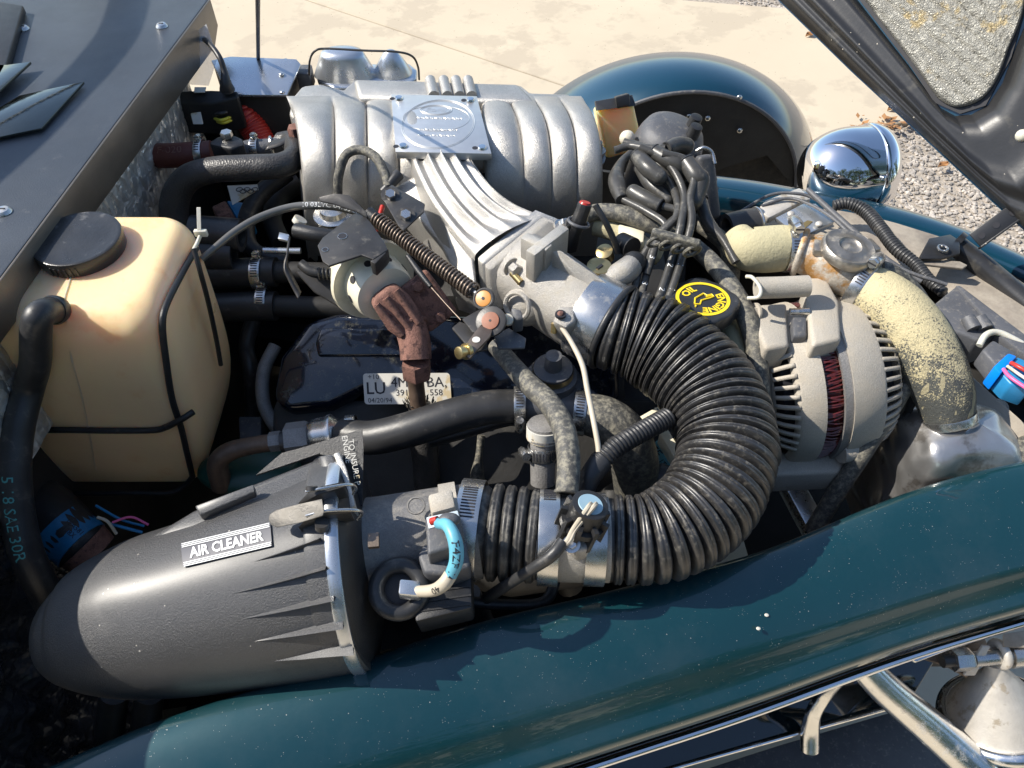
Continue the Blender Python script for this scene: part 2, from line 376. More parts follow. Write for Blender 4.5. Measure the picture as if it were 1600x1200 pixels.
def sight(u, v): return V(((u-800)/FPX, CP+(600-v)/FPX*SP, -SP+(600-v)/FPX*CP)).normalized()
def bvh(*obs):
    vs, fs = [], []
    for o in obs:
        n = len(vs); L_ = WL[o.name]
        vs += [p.co + L_ for p in o.data.vertices]; fs += [tuple(i+n for i in f.vertices) for f in o.data.polygons]
    return BVHTree.FromPolygons(vs, fs)
def onto(tree, u, v, off, fallz):
    h = tree.ray_cast(CAMLOC, sight(u, v))
    if h[0] is None: return at(u, v, fallz)
    n = h[1]; n = n if n.dot(CAMLOC-h[0]) > 0 else -n
    return h[0] + n*off
m_under = mat('underbody_black', (.020, .019, .019), .7, var=.3, vs=12, spec=.2)
# ------------------------------------------------------------------ shared builders
UP = V((0, 0, 1)); FACE = V((0, -.55, 1)).normalized()
def hose(name, label, cat, spec, m, n=18, k=8, group=None, parent=None, caps=True, hollow=0):
    P, R = path(spec, k)
    q = M().tube(P, R, n, caps, hollow)
    return q.build(name, m, parent, label, cat, group, sharp=50), P, R
def clamp(label, c, axis, R, w, face=FACE, screw=70, slots=(-40, 25), m=None, group='worm drive hose clamps', sc=1.0):
    """worm drive clamp: band, slot row, screw housing, hex screw"""
    m = m or m_steel; c = V(c); a, b, d = basis(axis, face)
    t = thing('hose_clamp', label, 'hose clamp', c - UP*R, group)
    q = M().lathe([(-w/2, R+.0003), (-w/2, R+.0013), (-w/2+.0008, R+.0015), (w/2-.0008, R+.0015), (w/2, R+.0013), (w/2, R+.0003)], c, a, 48, face, closed_ends=False)
    q.build('band', m, t)
    if slots:
        q = M(); g = math.radians(slots[0]); st = .0032 / R
        while g < math.radians(slots[1]):
            n_ = b*math.cos(g) + d*math.sin(g); tt = -b*math.sin(g) + d*math.cos(g)
            q.box(c + n_*(R+.0016), (w*.62, .0014, .0006), (a, tt, n_)); g += st
        q.build('slot_row', m_ink, t)
    if screw is not None:
        g = math.radians(screw); n_ = b*math.cos(g) + d*math.sin(g); tt = -b*math.sin(g) + d*math.cos(g); s = sc
        o = c + n_*(R + .0055*s)
        h = M().tube([o - tt*.008*s, o - tt*.004*s, o + tt*.004*s, o + tt*.007*s], [.0046*s, .0056*s, .0056*s, .005*s], 14).build('screw_housing', m, t)
        M().hexa(o + tt*.007*s, tt, .0045*s, .005*s).build('screw_head', m, h)
        M().box(o + tt*.0122*s, (.0075*s, .0012*s, .0006), (a, n_, tt)).build('screw_slot', m_ink, h)
    return t
def bolt(o, axis, r, h, m, parent, washer=True, name='bolt'):
    q = M(); a = V(axis).normalized()
    if washer: q.lathe([(0, r*1.45), (h*.25, r*1.45), (h*.25, r)], o, a, 20)
    q.hexa(V(o) + a*h*.25*washer, a, r, h)
    return q.build(name, m, parent)
# ------------------------------------------------------------------ ground
M().prism([(-40, -30, -.02), (40, -30, -.02), (40, 60, -.02), (-40, 60, -.02)], (0, 0, -.2)).build('ground', m_gravel, kind='structure')
def slab_edge():
    return [(-14, -8, 0), (1.75, -8, 0), (1.45, .2, 0), (1.28, 1.5, 0), (1.10, 1.95, 0), (1.09, 2.22, 0), (1.22, 2.42, 0), (1.45, 2.50, 0), (3.2, 2.7, 0), (3.2, 3.15, 0), (1.3, 3.36, 0), (.7, 3.47, 0), (-14, 4.6, 0)]
j1, j2 = at(480, 0, 0), at(870, 130, 0)
e = slab_edge()
slabs = thing('concrete_drive', 'pale concrete drive', 'x', (0, 0, -.1)); del slabs['category']; slabs['kind'] = 'structure'; del slabs['label']
# two cast panels with a tooled joint between them
jd = (j2 - j1).normalized(); jn = V((-jd.y, jd.x, 0))
def clip(poly, o, n):
    out = []
    for i, p in enumerate(poly):
        q = poly[(i+1) % len(poly)]; a = (p-o).dot(n); b = (q-o).dot(n)
        if a >= 0: out.append(p)
        if a*b < 0: out.append(p.lerp(q, a/(a-b)))
    return out
ev = [V(p) for p in e]
for sg in (1, -1):
    pl = clip(ev, j1 + jn*.003*sg, jn*sg)
    M().prism(pl, (0, 0, -.10)).build('concrete_panel', m_concrete, slabs, bevel=.003, seg=1)
# loose gravel right of the slab
rr = random.Random(3); q = M()
base = bmesh.new(); bmesh.ops.create_icosphere(base, subdivisions=1, radius=1); bv = [v.co.copy() for v in base.verts]; bf = [tuple(v.index for v in f.verts) for f in base.faces]; base.free()
def inslab(x, y):
    c = False; n = len(ev)
    for i in range(n):
        a, b = ev[i], ev[(i+1) % n]
        if (a.y > y) != (b.y > y) and x < (b.x-a.x)*(y-a.y)/(b.y-a.y)+a.x: c = not c
    return c
cnt = 0
while cnt < 15000:
    x = rr.uniform(1.0, 2.3); y = rr.uniform(1.3, 3.7)
    if inslab(x, y): continue
    s = rr.uniform(.0035, .0095); rz = rr.uniform(0, PI); cs, sn = math.cos(rz), math.sin(rz); k = (rr.uniform(.7, 1.4), rr.uniform(.7, 1.2), rr.uniform(.4, .8))
    P = []
    for b_ in bv:
        jx = 1 + rr.uniform(-.2, .2); X, Y, Z = b_.x*k[0]*jx, b_.y*k[1]*jx, b_.z*k[2]*jx
        P.append((x + (X*cs-Y*sn)*s, y + (X*sn+Y*cs)*s, -.02 + s*.3 + Z*s))
    q.add(P, bf); cnt += 1
q.build('gravel', m_stone, kind='stuff', label='loose pale gravel beside the drive', sharp=25)
# leaf litter collected against the slab edge
q = M()
for i in range(260):
    a = rr.uniform(0, 1); p = cr([ev[4], ev[5], ev[6], ev[7]], 8); b_ = p[min(len(p)-1, int(a*len(p)))]
    x, y = b_.x + rr.gauss(.015, .03), b_.y + rr.gauss(.0, .03); s = rr.uniform(.006, .022); g = rr.uniform(0, 6.28); tl = rr.uniform(-.4, .4)
    X = V((math.cos(g), math.sin(g), tl)).normalized(); Y = X.cross(UP).normalized()
    c = V((x, y, .006 + rr.uniform(0, .012)))
    q.add([c - X*s, c - Y*s*.5, c + X*s*1.1, c + Y*s*.5], [(0, 1, 2, 3)])
q.build('leaf_litter', m_leaf, kind='stuff', label='brown leaf litter along the curved slab edge')
for n_, (u, v, s, lb) in enumerate(((1265, 57, .022, 'curled brown leaf lying on the concrete above the headlamp'), (1472, 261, .02, 'orange brown leaf on the gravel right of the headlamp'), (1396, 172, .03, 'larger dry leaf at the corner of the concrete edge'))):
    c = at(u, v, .0); X = V((1, .4, .15)).normalized(); Y = X.cross(UP).normalized(); q = M()
    q.grid(lambda a, b: c + X*(a-.5)*2*s + Y*(b-.5)*1.3*s*math.sin(PI*min(.98, max(.02, a))) + UP*(.006 + .4*s*(b-.5)**2*4 + .1*s*math.sin(7*a)), 8, 6)
    q.build('fallen_leaf', m_leaf, None, lb, 'leaf', 'fallen leaves', solid=.0006)

# ------------------------------------------------------------------ car body
body = thing('roadster_body', 'dark teal roadster bodywork around the open engine bay', 'car body', (.1, .7, 0))
ie = [(-120, 1290), (92, 1200), (200, 1152), (300, 1117), (400, 1085), (500, 1060), (600, 1028), (700, 994), (800, 966), (900, 944), (1000, 918), (1100, 894), (1200, 866), (1300, 824), (1400, 781), (1500, 748), (1600, 725), (1720, 705), (1850, 690)]
cre = [(-120, 1410), (92, 1360), (200, 1330), (300, 1300), (400, 1270), (500, 1240), (600, 1208), (700, 1176), (800, 1146), (900, 1116), (1000, 1084), (1100, 1055), (1200, 1026), (1300, 990), (1400, 955), (1500, 925), (1600, 897), (1720, 865), (1850, 835)]
I3 = [at(u, v, .800) for u, v in ie]; C3 = [at(u, v-10, .776) for u, v in cre]
def smooth3(P, it):
    for _ in range(it): P = [P[0]] + [(P[i-1]+P[i]*2+P[i+1])/4 for i in range(1, len(P)-1)] + [P[-1]]
    return P
I3 = smooth3(cr(I3, 4), 5); C3 = smooth3(cr(C3, 4), 30)
def panel(q):
    n = len(I3) - 1
    def fn(a, b):
        i = min(n, int(round(a*n))); p, c = I3[i], C3[i]; out = (c - p); out.z = 0; w_ = out.length; o = out.normalized()
        # section: inner return lip, gently crowned top, crease, rolled side falling to the sill
        sec = [(-.012, -.030), (-.010, -.008), (-.004, -.001), (.004, .002), (.25*w_, .0025), (.5*w_, -.002), (.78*w_, -.011), (.95*w_, -.0205), (w_, -.024), (w_+.002, -.0262), (w_+.007, -.033), (w_+.0125, -.0395), (w_+.017, -.044), (w_+.0225, -.047), (w_+.030, -.050), (w_+.036, -.054), (w_+.036, -.070)]
        j = int(round(b*(len(sec)-1))); s, z = sec[j]
        return p + o*s + UP*z
    return q.grid(fn, n, 16)
panel(M()).build('hood_side_panel', m_paint, body, label='near teal side panel speckled with dust', sharp=60, sub=1)
# chrome strip under the roll of the panel
strip = []
for i in range(8, len(I3)):
    o = (C3[i]-I3[i]); o.z = 0; strip.append(C3[i] + o.normalized()*.037 + UP*(-.076))
M().grid(lambda a, b_: strip[int(round(a*(len(strip)-1)))] + V((0, .006 + .016*b_, -.004 - .065*b_)), len(strip)-1, 4).build('sill_skirt', m_chrome, body, label='bright skirt reflecting the drive under the near panel', solid=.002)
M().tube(strip, .0045, 12).build('side_moulding', m_chrome, body, label='bright moulding under the near panel')
# far side panel (other half of the tapered nose)
fe = [(1118, 268), (1180, 276), (1250, 289), (1340, 304), (1430, 325), (1510, 352), (1560, 374), (1620, 402), (1720, 450)]
fi = [(1118, 306), (1180, 314), (1250, 324), (1340, 338), (1430, 361), (1500, 384), (1550, 405), (1620, 436), (1720, 490)]
F3 = cr([at(u, v, .795) for u, v in fe], 4); G3 = cr([at(u, v, .80) for u, v in fi], 4)
def ffn(a, b):
    n = len(F3)-1; i = int(round(a*n)); p, c = G3[i], F3[i]; out = c-p; out.z = 0; w_ = out.length; o = out.normalized()
    sec = [(-.002, -.05), (0, -.004), (.006, .001), (.3*w_, .004), (.6*w_, .002), (.85*w_, -.004), (w_, -.012), (w_+.012, -.03), (w_+.018, -.08), (w_+.016, -.25)]
    s, z = sec[int(round(b*9))]; return p + o*s + UP*z
M().grid(ffn, len(F3)-1, 9).build('far_side_panel', m_paint_far, body, label='far teal side panel beyond the radiator', sharp=60, sub=1)
p = at(1120, 284, .80); M().box(p + V((-.004, .0, -.02)), (.012, .05, .045)).build('end_bracket', m_dark, body, bevel=.003)
# far front fender: crowned arch over the wheel, black inner splash shield
NF = 40
def arch(t, cx, cz, rx, rz, y):  # t 0..1 left to right over the top
    g = PI*(1.06 - 1.02*t); return V((cx + rx*math.cos(g), y, cz + rz*math.sin(g)))
def fen(a, b):
    i_ = arch(a, .345, .49, .255, .252, 1.36); o_ = arch(a, .345, .38, .322, .288, 1.57)
    ctr = V((.345, 0, .42)); t = b
    if b <= .75:
        t = b/.75; p = i_.lerp(o_, t); out = V((p.x-ctr.x, 0, p.z-ctr.z)).normalized(); return p + out*(.050*math.sin(PI*.60*t**.75))
    t = (b-.75)/.25; out = V((o_.x-ctr.x, 0, o_.z-ctr.z)).normalized(); return o_ + out*(.050*math.sin(PI*.60) - .12*t) + V((0, .006*math.sin(PI*t*.6), 0))
M().grid(fen, NF, 20).build('front_fender', m_paint_far, body, label='far front fender with a domed teal crown', sub=1)
rim = [fen(i/NF, 0) + V((0, -.003, 0)) for i in range(NF+1)]
M().tube(rim, .004, 8).build('fender_bead', m_plast_g, body)
sh = rim[:] + [V((.52, 1.36, .60)), V((.45, 1.36, .575)), V((.36, 1.36, .53)), V((.28, 1.36, .50)), V((.09, 1.36, .48))]
M().prism([p_ + V((0, .004, 0)) for p_ in sh], (0, .004, 0)).build('splash_shield', m_dark, body, label='flat black splash shield inside the far fender')
for u, v in ((1077, 182), (1106, 185), (1156, 204), (1155, 153)):
    r_ = (at(u, v, .5) - CAMLOC); k_ = (1.357)/r_.y; M().ball(CAMLOC + r_*k_, .006, 6, (1, .6, 1)).build('rivet', m_steel, body)
wheel = thing('front_wheel', 'dark tyre half hidden behind the splash shield', 'wheel', (.40, 1.5, 0))
M().lathe([(-.09, .20), (-.10, .25), (-.095, .30), (-.06, .322), (.06, .322), (.095, .30), (.10, .25), (.09, .20)], (.40, 1.50, .325), (0, 1, 0), 56).build('tyre', m_tyre, wheel)
M().lathe([(-.08, .20), (-.06, .19), (-.03, .05), (-.05, .03)], (.40, 1.50, .325), (0, 1, 0), 40).build('rim', m_dsteel, wheel)
# cowl: flat slate panel, folded lip, screws
c0, c1 = at(-60, 512, 1.0), at(326, -3, 1.0); cd = (c1-c0).normalized(); cn = V((cd.y, -cd.x, 0))
lf = V((-2.6, 0, 0))
cw = [c0 - cd*.4, c1, c1 + lf, c0 - cd*.4 + lf]
M().prism(cw, (0, 0, -.012)).build('cowl_panel', m_cowl, body, label='flat slate grey cowl panel', bevel=.002)
e0 = c1 - UP*.014 + cn*.0005; e1 = c0 - cd*.4 - UP*.014 + cn*.0005
M().prism([c1 + cn*.0025 - UP*.001, c1 + cn*.0025 - UP*.040 - cd*.0, c1 - cd*.03 + cn*.0025 - UP*.058, e1 + cn*.002 - UP*.020, e1 + cn*.002 + UP*.013], -cn*.003).build('cowl_lip', mat('bounce_tinted_lip', (.20, .175, .145), .36, metal=.55, var=.15, vs=14, bump=.25, bs=900), body, label='folded lip of the cowl, tinted with warm light bounced off the drive', bevel=.0012)  # warm bounce from the drive is put into the lip colour
for u, v in ((253, 41), (36, 45), (6, 331)):
    p = at(u, v, 1.0005); s = M().lathe([(0, .0085), (.001, .008), (.0035, .006), (.0042, .0015)], p, UP, 20)
    s.build('panel_screw', m_steel, body); M().box(p + UP*.0042, (.006, .0014, .001)).build('screw_slot', m_ink, body)
M().prism([at(0, 2, 1.012), at(36, 8, 1.012), at(8, 104, 1.012), at(0, 118, 1.012), at(-80, 90, 1.012), at(-80, 0, 1.012)], (0, 0, -.011)).build('cowl_seal', m_plast, body, label='black seal at the top left corner of the cowl', bevel=.002)
# firewall, inner aprons, frame
bay = [V((-.475, .54, 0)), V((-.455, 1.16, 0))]
M().prism([V((-.575, .0, .10)), V((-.535, 1.20, .10)), V((-.535, 1.20, .955)), V((-.575, .0, .955))], (-.01, 0, 0)).build('firewall', m_dark, body)
def apron(P, d0, d1, nm, m=m_under, th=.004):
    q = M(); n = len(P)-1
    q.grid(lambda a, b: P[int(round(a*n))] + d0.lerp(d1, b), n, 3); return q.build(nm, m, body, solid=th)
ap = [p_.copy() for p_ in I3[12:]]
apron(ap, V((-.002, .010, -.031)), V((-.01, .04, -.24)), 'inner_apron')
apron(G3, V((0, -.005, -.03)), V((0, -.02, -.35)), 'inner_apron')
M().prism([V((-.535, 1.19, .12)), V((.34, .985, .12)), V((.34, .985, .79)), V((-.535, 1.19, .79))], (0, .006, 0)).build('far_sill', m_dark, body)
M().prism([V((-.57, -.02, .12)), V((-.05, .20, .12)), V((-.05, .20, .62)), V((-.57, -.02, .62))], (0, -.006, 0)).build('near_sill', m_dark, body)
q = M(); q.box((.1, .50, .34), (1.35, .05, .09), (V((.985, .17, 0)), V((-.17, .985, 0)), UP)); q.build('frame_rail', m_under, body, bevel=.005)
q = M(); q.box((.1, .98, .34), (1.35, .05, .09), (V((.985, -.17, 0)), V((.17, .985, 0)), UP)); q.build('frame_rail', m_under, body, bevel=.005)
# tall dark divider post and clear sheet at the back
M().prism([at(263, 116, .93), at(272, 114, .93), at(272, 232, .86), at(263, 232, .86)], (0, .01, 0)).build('divider_post', m_plast, body)
# foil insulation hanging under the cowl lip
fz = lambda a, b: None
def foilfn(a, b):
    p = (c1 - cd*.10).lerp(c0 - cd*.35, a) + cn*(-.012); p.z = .955 - .15*b
    n_ = noise.noise(V((a*46, b*12, 1.3)))*.6 + noise.noise(V((a*110 + b*20, b*45, 4)))*.45
    return p + cn*(.0028*n_ - .006*b - .006)
M().grid(foilfn, 170, 90).build('heat_blanket', m_foil, None, 'crinkled silver foil heat blanket hanging below the cowl lip', 'heat blanket', sharp=180)
# mirror bright triangular corner pieces lying on the cowl
for nm, pix, lb, z in (('trim_plate', [(-60, 208), (0, 167), (30, 149), (131, 127), (64, 200), (-60, 226)], 'mirror polished angular trim plate lying on the cowl, larger lower one', 1.006),
                       ('trim_plate', [(-60, 100), (12, 101), (48, 96), (0, 140), (-60, 190)], 'dark polished trim plate at the left edge above the larger one', 1.012)):
    M().plate(pix, z, .0035).build(nm, m_mirror, None, lb, 'trim plate', 'polished trim plates', bevel=.0006)
# windscreen frame standing behind the cowl, left of the picture (throws the curved shadow)
M().box((-2.05, .62, .46), (2.75, 1.15, .90)).build('cabin_side', m_paint, body, bevel=.02)
q = M(); wf = cr([at(u_, v_, 1.0) + SDIR*k_ for u_, v_, k_ in ((216, -90, .02), (214, -60, .35), (206, -15, .6), (188, 45, .6), (152, 96, .6), (100, 150, .6), (40, 212, .6), (-50, 290, .6), (-160, 380, .6), (-260, 440, .35), (-280, 450, .02))], 8)
#(, .10, 1.0), (-1.03, .14, 1.18), (-1.06, .30, 1.34), (-1.07, .75, 1.37), (-1.06, 1.10, 1.30), (-1.02, 1.22, 1.12), (-1.0, 1.24, 1.0)], 8)
q.tube(wf, .021, 12); q.build('windscreen_frame', m_chrome, body)
M().grid(lambda a, b_: V((-.560 + .02*noise.noise(V((a*9, b_*7, 2))) + .03*b_, -.02 + .46*a, .90 - .62*b_)) + V((.018*noise.noise(V((a*30, b_*16, 8))), 0, 0)), 80, 80).build('firewall_sheet', m_bag, body, label='crinkled black sheet on the firewall at the lower left', sharp=180)
M().prism([V((-.57, .0, .13)), V((.02, .22, .13)), V((.30, .36, .13)), V((.38, .99, .13)), V((-.54, 1.18, .13))], (0, 0, -.006)).build('added_shade_plate', m_under, body)  # dark plate added to keep the bay floor in shade
M().prism([V((.46, .42, .20)), V((.72, .52, .20)), V((.72, .85, .20)), V((.42, .97, .20))], (0, 0, -.006)).build('added_shade_plate', m_under, body)  # second plate added to darken the bay towards the radiator
# ------------------------------------------------------------------ tree belt behind the photographer, seen only in the chrome and paint
tr = random.Random(11)
bm_t = None
for i_, (tx, ty, th) in enumerate(((-12, -8, 8), (-7.5, -10.5, 9.5), (-3.8, -10, 8.5), (0, -11, 10), (3.8, -10, 8.5), (7.5, -10, 9), (11.5, -8, 8), (15, -3, 9))):
    t = thing('tree', 'broad leafy tree in the belt behind the camera', 'tree', (tx, ty, 0), 'trees behind the camera')
    q = M(); q.tube(cr([(tx, ty, 0), (tx+.1, ty, th*.2), (tx-.1, ty+.1, th*.5), (tx, ty, th*.85)], 4), [.26-.014*k for k in range(13)], 8)
    for k in range(5): g = k*1.3; q.tube([V((tx, ty, th*(.3+.07*k))), V((tx+math.cos(g)*th*.2, ty+math.sin(g)*th*.2, th*(.5+.08*k)))], [.10, .04], 6)
    q.build('trunk', m_bark, t); q = M()
    cl = [(V((tx + tr.gauss(0, th*.17), ty + tr.gauss(0, th*.17), th*(.50 + tr.uniform(-.45, .42)))), tr.uniform(.8, 1.5)) for _ in range(38)]
    for k in range(5200):
        c_, r_ = tr.choice(cl); d_ = V((tr.gauss(0, 1), tr.gauss(0, 1), tr.gauss(0, 1))).normalized()*r_*tr.uniform(.55, 1.05); p_ = c_ + d_; s_ = tr.uniform(.09, .20)
        x_ = V((tr.gauss(0, 1), tr.gauss(0, 1), tr.gauss(0, 1))).normalized(); y_ = x_.cross(d_).normalized()
        q.v += [p_-x_*s_, p_-y_*s_*.6, p_+x_*s_, p_+y_*s_*.6]; n0 = len(q.v)-4; q.f.append((n0, n0+1, n0+2, n0+3))
    q.build('crown', m_green_leaf, t)
# ------------------------------------------------------------------ headlamp
hl = thing('headlamp', 'chrome bullet headlamp outside the far panel', 'headlight', (.62, 1.03, .72))
hc = at(1328, 266, .80); ha = V((.985, .10, .0)).normalized(); hr = rad(66, hc); L_ = rad(78, hc)
prof = [(-L_, .001)] + [(-L_*math.cos(g*PI/2/12), hr*math.sin(g*PI/2/12)**.8) for g in range(1, 12)] + [(0, hr), (L_*.28, hr*1.0)]
M().lathe(prof, hc, ha, 64).build('shell', m_chrome, hl, sharp=60)
M().lathe([(L_*.28, hr*1.0), (L_*.30, hr*1.045), (L_*.36, hr*1.05), (L_*.46, hr*1.03), (L_*.62, hr*.93), (L_*.68, hr*.80)], hc, ha, 64).build('bezel', m_chrome, hl, sharp=60)
M().lathe([(L_*.62, hr*.88), (L_*.75, hr*.6), (L_*.80, .001)], hc, ha, 48).build('lens', m_clear, hl)
M().tube([hc - UP*hr*.9, hc - UP*(hr+.05)], [.018, .024], 16).build('stalk', m_chrome, hl)
p = hc + ha*L_*.30 + UP*hr*.42 + V((0, -hr*.95, 0)); M().ball(p, .004, 8).build('bezel_screw', m_chrome_w, hl)
# ------------------------------------------------------------------ opened hood
hood = thing('open_hood', 'opened black hood seen from its underside', 'hood', at(1560, 330, .87))
h1 = at(1556, 321, .88); h2 = at(1215, 0, 1.0); h3 = CAMLOC + V((.667, 1.026, -.445))*.95
ha_ = (h2-h1).normalized(); hn = (h2-h1).cross(h3-h1).normalized(); hb = hn.cross(ha_).normalized()
if hn.dot(CAMLOC-h1) < 0: hn = -hn
def onhood(u, v, off=0):
    r_ = V(((u-800)/FPX, CP+(600-v)/FPX*SP, -SP+(600-v)/FPX*CP)); o = h1 + hn*off
    return CAMLOC + r_*((o-CAMLOC).dot(hn)/r_.dot(hn))
def ext_h(pix, off): return [onhood(u, v, off) for u, v in pix]
out = [(1100, -110), (1215, 0), (1330, 112), (1460, 232), (1556, 321), (1600, 360), (1680, 420), (1760, 380), (1800, 200), (1800, -110)]
M().prism(ext_h(out, -.006), -hn*.004).build('outer_skin', m_paint_far, hood)
opening = [(1250, -110), (1343, 0), (1375, 42), (1420, 100), (1455, 150), (1468, 165), (1490, 177), (1515, 174), (1540, 160), (1562, 128), (1580, 80), (1597, 40), (1606, 0), (1620, -110)]
# framed inner panel: raised ribs around the insulation opening
ring_o = [(1106, -110), (1218, 0), (1333, 112), (1400, 174), (1462, 230), (1556, 317), (1600, 356), (1650, 380), (1700, 330), (1740, 220), (1760, 120), (1770, 60), (1780, 0), (1790, -110)]
def ringfn(a, b):
    n = 13; x = a*n; i = min(n-1, int(x)); f = x-i
    o_ = (V((*ring_o[i], 0)).lerp(V((*ring_o[i+1], 0)), f)); p_ = (V((*opening[i], 0)).lerp(V((*opening[i+1], 0)), f))
    c_ = o_.lerp(p_, b); d = min(b, 1-b); h = .018*math.sin(min(1, d/.20)*PI/2) + .006*math.exp(-((b-.42)/.10)**2) - .004*math.exp(-((b-.30)/.06)**2)
    h += -.012*max(0, (b-.9)/.1)
    return onhood(c_.x, c_.y, h)
M().grid(ringfn, 104, 30).build('inner_frame', m_hood, hood, sharp=70)
q = M(); ctr = V((0, 0, 0)); opp = [V((u, v, 0)) for u, v in opening]; cx = sum((o_.x for o_ in opp))/14; cy = 20
bd = cr([V((o_.x, o_.y, 0)) for o_ in opp], 6)
bd = [V((max(p_.x, 0), p_.y, 0)) for p_ in bd]
def padfn(a, b):
    n = len(bd)-1; c_ = V((1490, -110, 0)).lerp(bd[int(round(a*n))], b*.965); dn = noise.noise(V((c_.x*.11, c_.y*.11, 0)))*.5 + noise.noise(V((c_.x*.3, c_.y*.3, 5)))*.35
    sx = (c_.x*.62 - c_.y*.78)/22; seam = -.0035*math.exp(-((sx-round(sx))/.07)**2)
    return onhood(c_.x, c_.y, (.007 + dn*.0022 + seam)*min(1, (1-b)/.02 + .15) - .001)
M().grid(padfn, n_ := len(bd)-1, 70).build('insulation_pad', m_quilt, hood, label='silver quilted insulation pad framed by the hood', sharp=180)
p = onhood(1304, 8, .013); M().lathe([(0, .012), (.004, .014), (.005, .010), (-.012, .009)], p, hn, 24).build('grommet', m_ink, hood)
p = onhood(1597, 212, .016); M().ball(p, .008, 8).build('stop_button', m_tie, hood)
M().prism(ext_h([(1300, -80), (1343, 0), (1420, 100), (1460, 160), (1500, 178), (1540, 165), (1580, 90), (1606, 0), (1620, -110)], -.002), -hn*.003).build('pad_backing', m_ink, hood)
# hinge arm, cross tube and pivot flange
hg = thing('hood_hinge', 'black drilled hinge arm bolted between cross tube and hood', 'hinge', at(1530, 380, .82))
a0, a1 = at(1523, 376, .85), at(1612, 312, .90); ax = (a1-a0).normalized(); n_ = (CAMLOC-a0).normalized(); s_ = ax.cross(n_).normalized(); n_ = s_.cross(ax)
M().box((a0+a1)/2, ((a1-a0).length, .022, .003), (ax, s_, n_)).build('arm', m_hood, hg, bevel=.001)
M().box((a0+a1)/2 + s_*.0115 - n_*.008, ((a1-a0).length, .003, .02), (ax, s_, n_)).build('arm_flange', m_hood, hg, bevel=.001)
for k_ in (.12, .38, .68): M().lathe([(0, .0042), (.001, .0042)], a0 + (a1-a0)*k_ + n_*.0014, n_, 16).build('hole', m_ink, hg)
P, R = path([(1492, 382, .82, 16), (1530, 412, .81, 17), (1570, 446, .80, 18), (1640, 505, .79, 19)])
M().tube(P, R, 20).build('cross_tube', m_hood, hg)
M().lathe([(-.004, R[0]*1.35), (.004, R[0]*1.35), (.004, R[0])], P[0], P[1]-P[0], 24).build('end_flange', m_hood, hg)
M().plate([(1437, 400), (1452, 372), (1485, 366), (1500, 376), (1500, 396), (1470, 404), (1440, 404)], .835, .004).build('pivot_ear', m_hood, hg, bevel=.001)
M().torus(at(1473, 388, .84), UP, .006, .0015, 20, 8).build('slot_rim', m_steel, hg)
M().plate([(1432, 404), (1500, 408), (1512, 414), (1505, 419), (1440, 412)], .828, .004).build('pivot_foot', m_tanpanel, hg, bevel=.001)

# ------------------------------------------------------------------ running gear seen below the near panel
q = M(); q.prism([V((-.50, .0, .50)), V((.10, .02, .50)), at(1040, 1203, .50), at(1412, 1100, .50), at(1424, 1092, .50), at(1490, 985, .52), V((.1, .36, .55)), V((-.5, .2, .55))], (0, 0, -.012))
q.build('glossy_apron', m_gloss, body, label='black glossy apron reflecting the drive', bevel=.002)
P, R = path([(700, 1303, .507, 3), (1040, 1204, .507, 3), (1412, 1100, .507, 3)]); M().tube(P, R, 8).build('apron_bead', m_chrome_w, body)
P, R = path([(1265, 1172, .50, 14), (1266, 1140, .52, 14), (1272, 1112, .55, 12), (1290, 1084, .58, 11), (1310, 1062, .62, 10)])
M().tube(P, R, 16).build('side_pipe', m_chrome_w, None, 'slim bent chrome pipe rising from the glossy apron', 'pipe')
P, R = path([(1348, 1040, .665, 24), (1390, 1082, .64, 26), (1460, 1142, .60, 28), (1560, 1232, .56, 30)], 8)
t = thing('stay_bar', 'polished stay bar slanting down to the lower right corner', 'stay bar', P[-1])
M().tube(P, R, 28).build('bar', m_chrome_w, t)
t = thing('air_horn', 'dusty zinc horn cone under a forked bracket, lower right corner', 'horn', at(1545, 1160, .52))
hc2 = at(1556, 1034, .66); he = at(1560, 1118, .585); ax = (he-hc2).normalized(); Lh = (he-hc2).length; r1 = rad(66, he)*1.12
M().lathe([(0, .010), (Lh*.18, .013), (Lh*.25, r1*.30), (Lh*.95, r1*.99), (Lh, r1)], hc2, ax, 48).build('cone', m_horn, t)
for k_, dz in ((0, 1.02), (1, 1.38)):
    M().torus(hc2 + ax*Lh*dz, ax, r1*1.02, .0085, 60, 14).build('chrome_ring', m_chrome_w, t)
M().lathe([(Lh, r1*.9), (Lh*1.4, r1*.8), (Lh*1.6, r1*.3)], hc2, ax, 32).build('horn_throat', m_dark, t)
ey = at(1562, 1022, .672); M().torus(ey, V((1, .2, 0)), .012, .005, 24, 10).build('eye', m_horn, t)
t = thing('horn_bracket', 'folded dusty steel bracket carrying the horn pivot bolt', 'bracket', at(1540, 1000, .66))
z = .69
M().prism([at(1568, 990, z+.01), at(1600, 985, z+.01), at(1640, 975, z+.01), at(1640, 1006, z+.002), at(1600, 1012, z), at(1568, 1010, z)], (0, 0, -.003)).build('top_leaf', m_tanpanel, t, bevel=.001)
M().prism([at(1536, 1010, z), at(1548, 1010, z), at(1524, 1056, z-.03), at(1506, 1056, z-.03)], (0, .003, -.002)).build('side_leaf', m_horn, t, bevel=.0008)
M().plate([(1470, 985), (1530, 978), (1545, 1010), (1512, 1058), (1480, 1040), (1440, 1028)], .655, .004).build('rear_leaf', m_brown, t, bevel=.001)
for a_, b_, r_ in (((1520, 1030), (1640, 1018), 12), ((1575, 1024), (1600, 1021), 20)):
    p0, p1 = at(*a_, .672), at(*b_, .672); M().tube([p0, p1], rad(r_, p0), 18).build('pivot_bolt', m_steel, t)
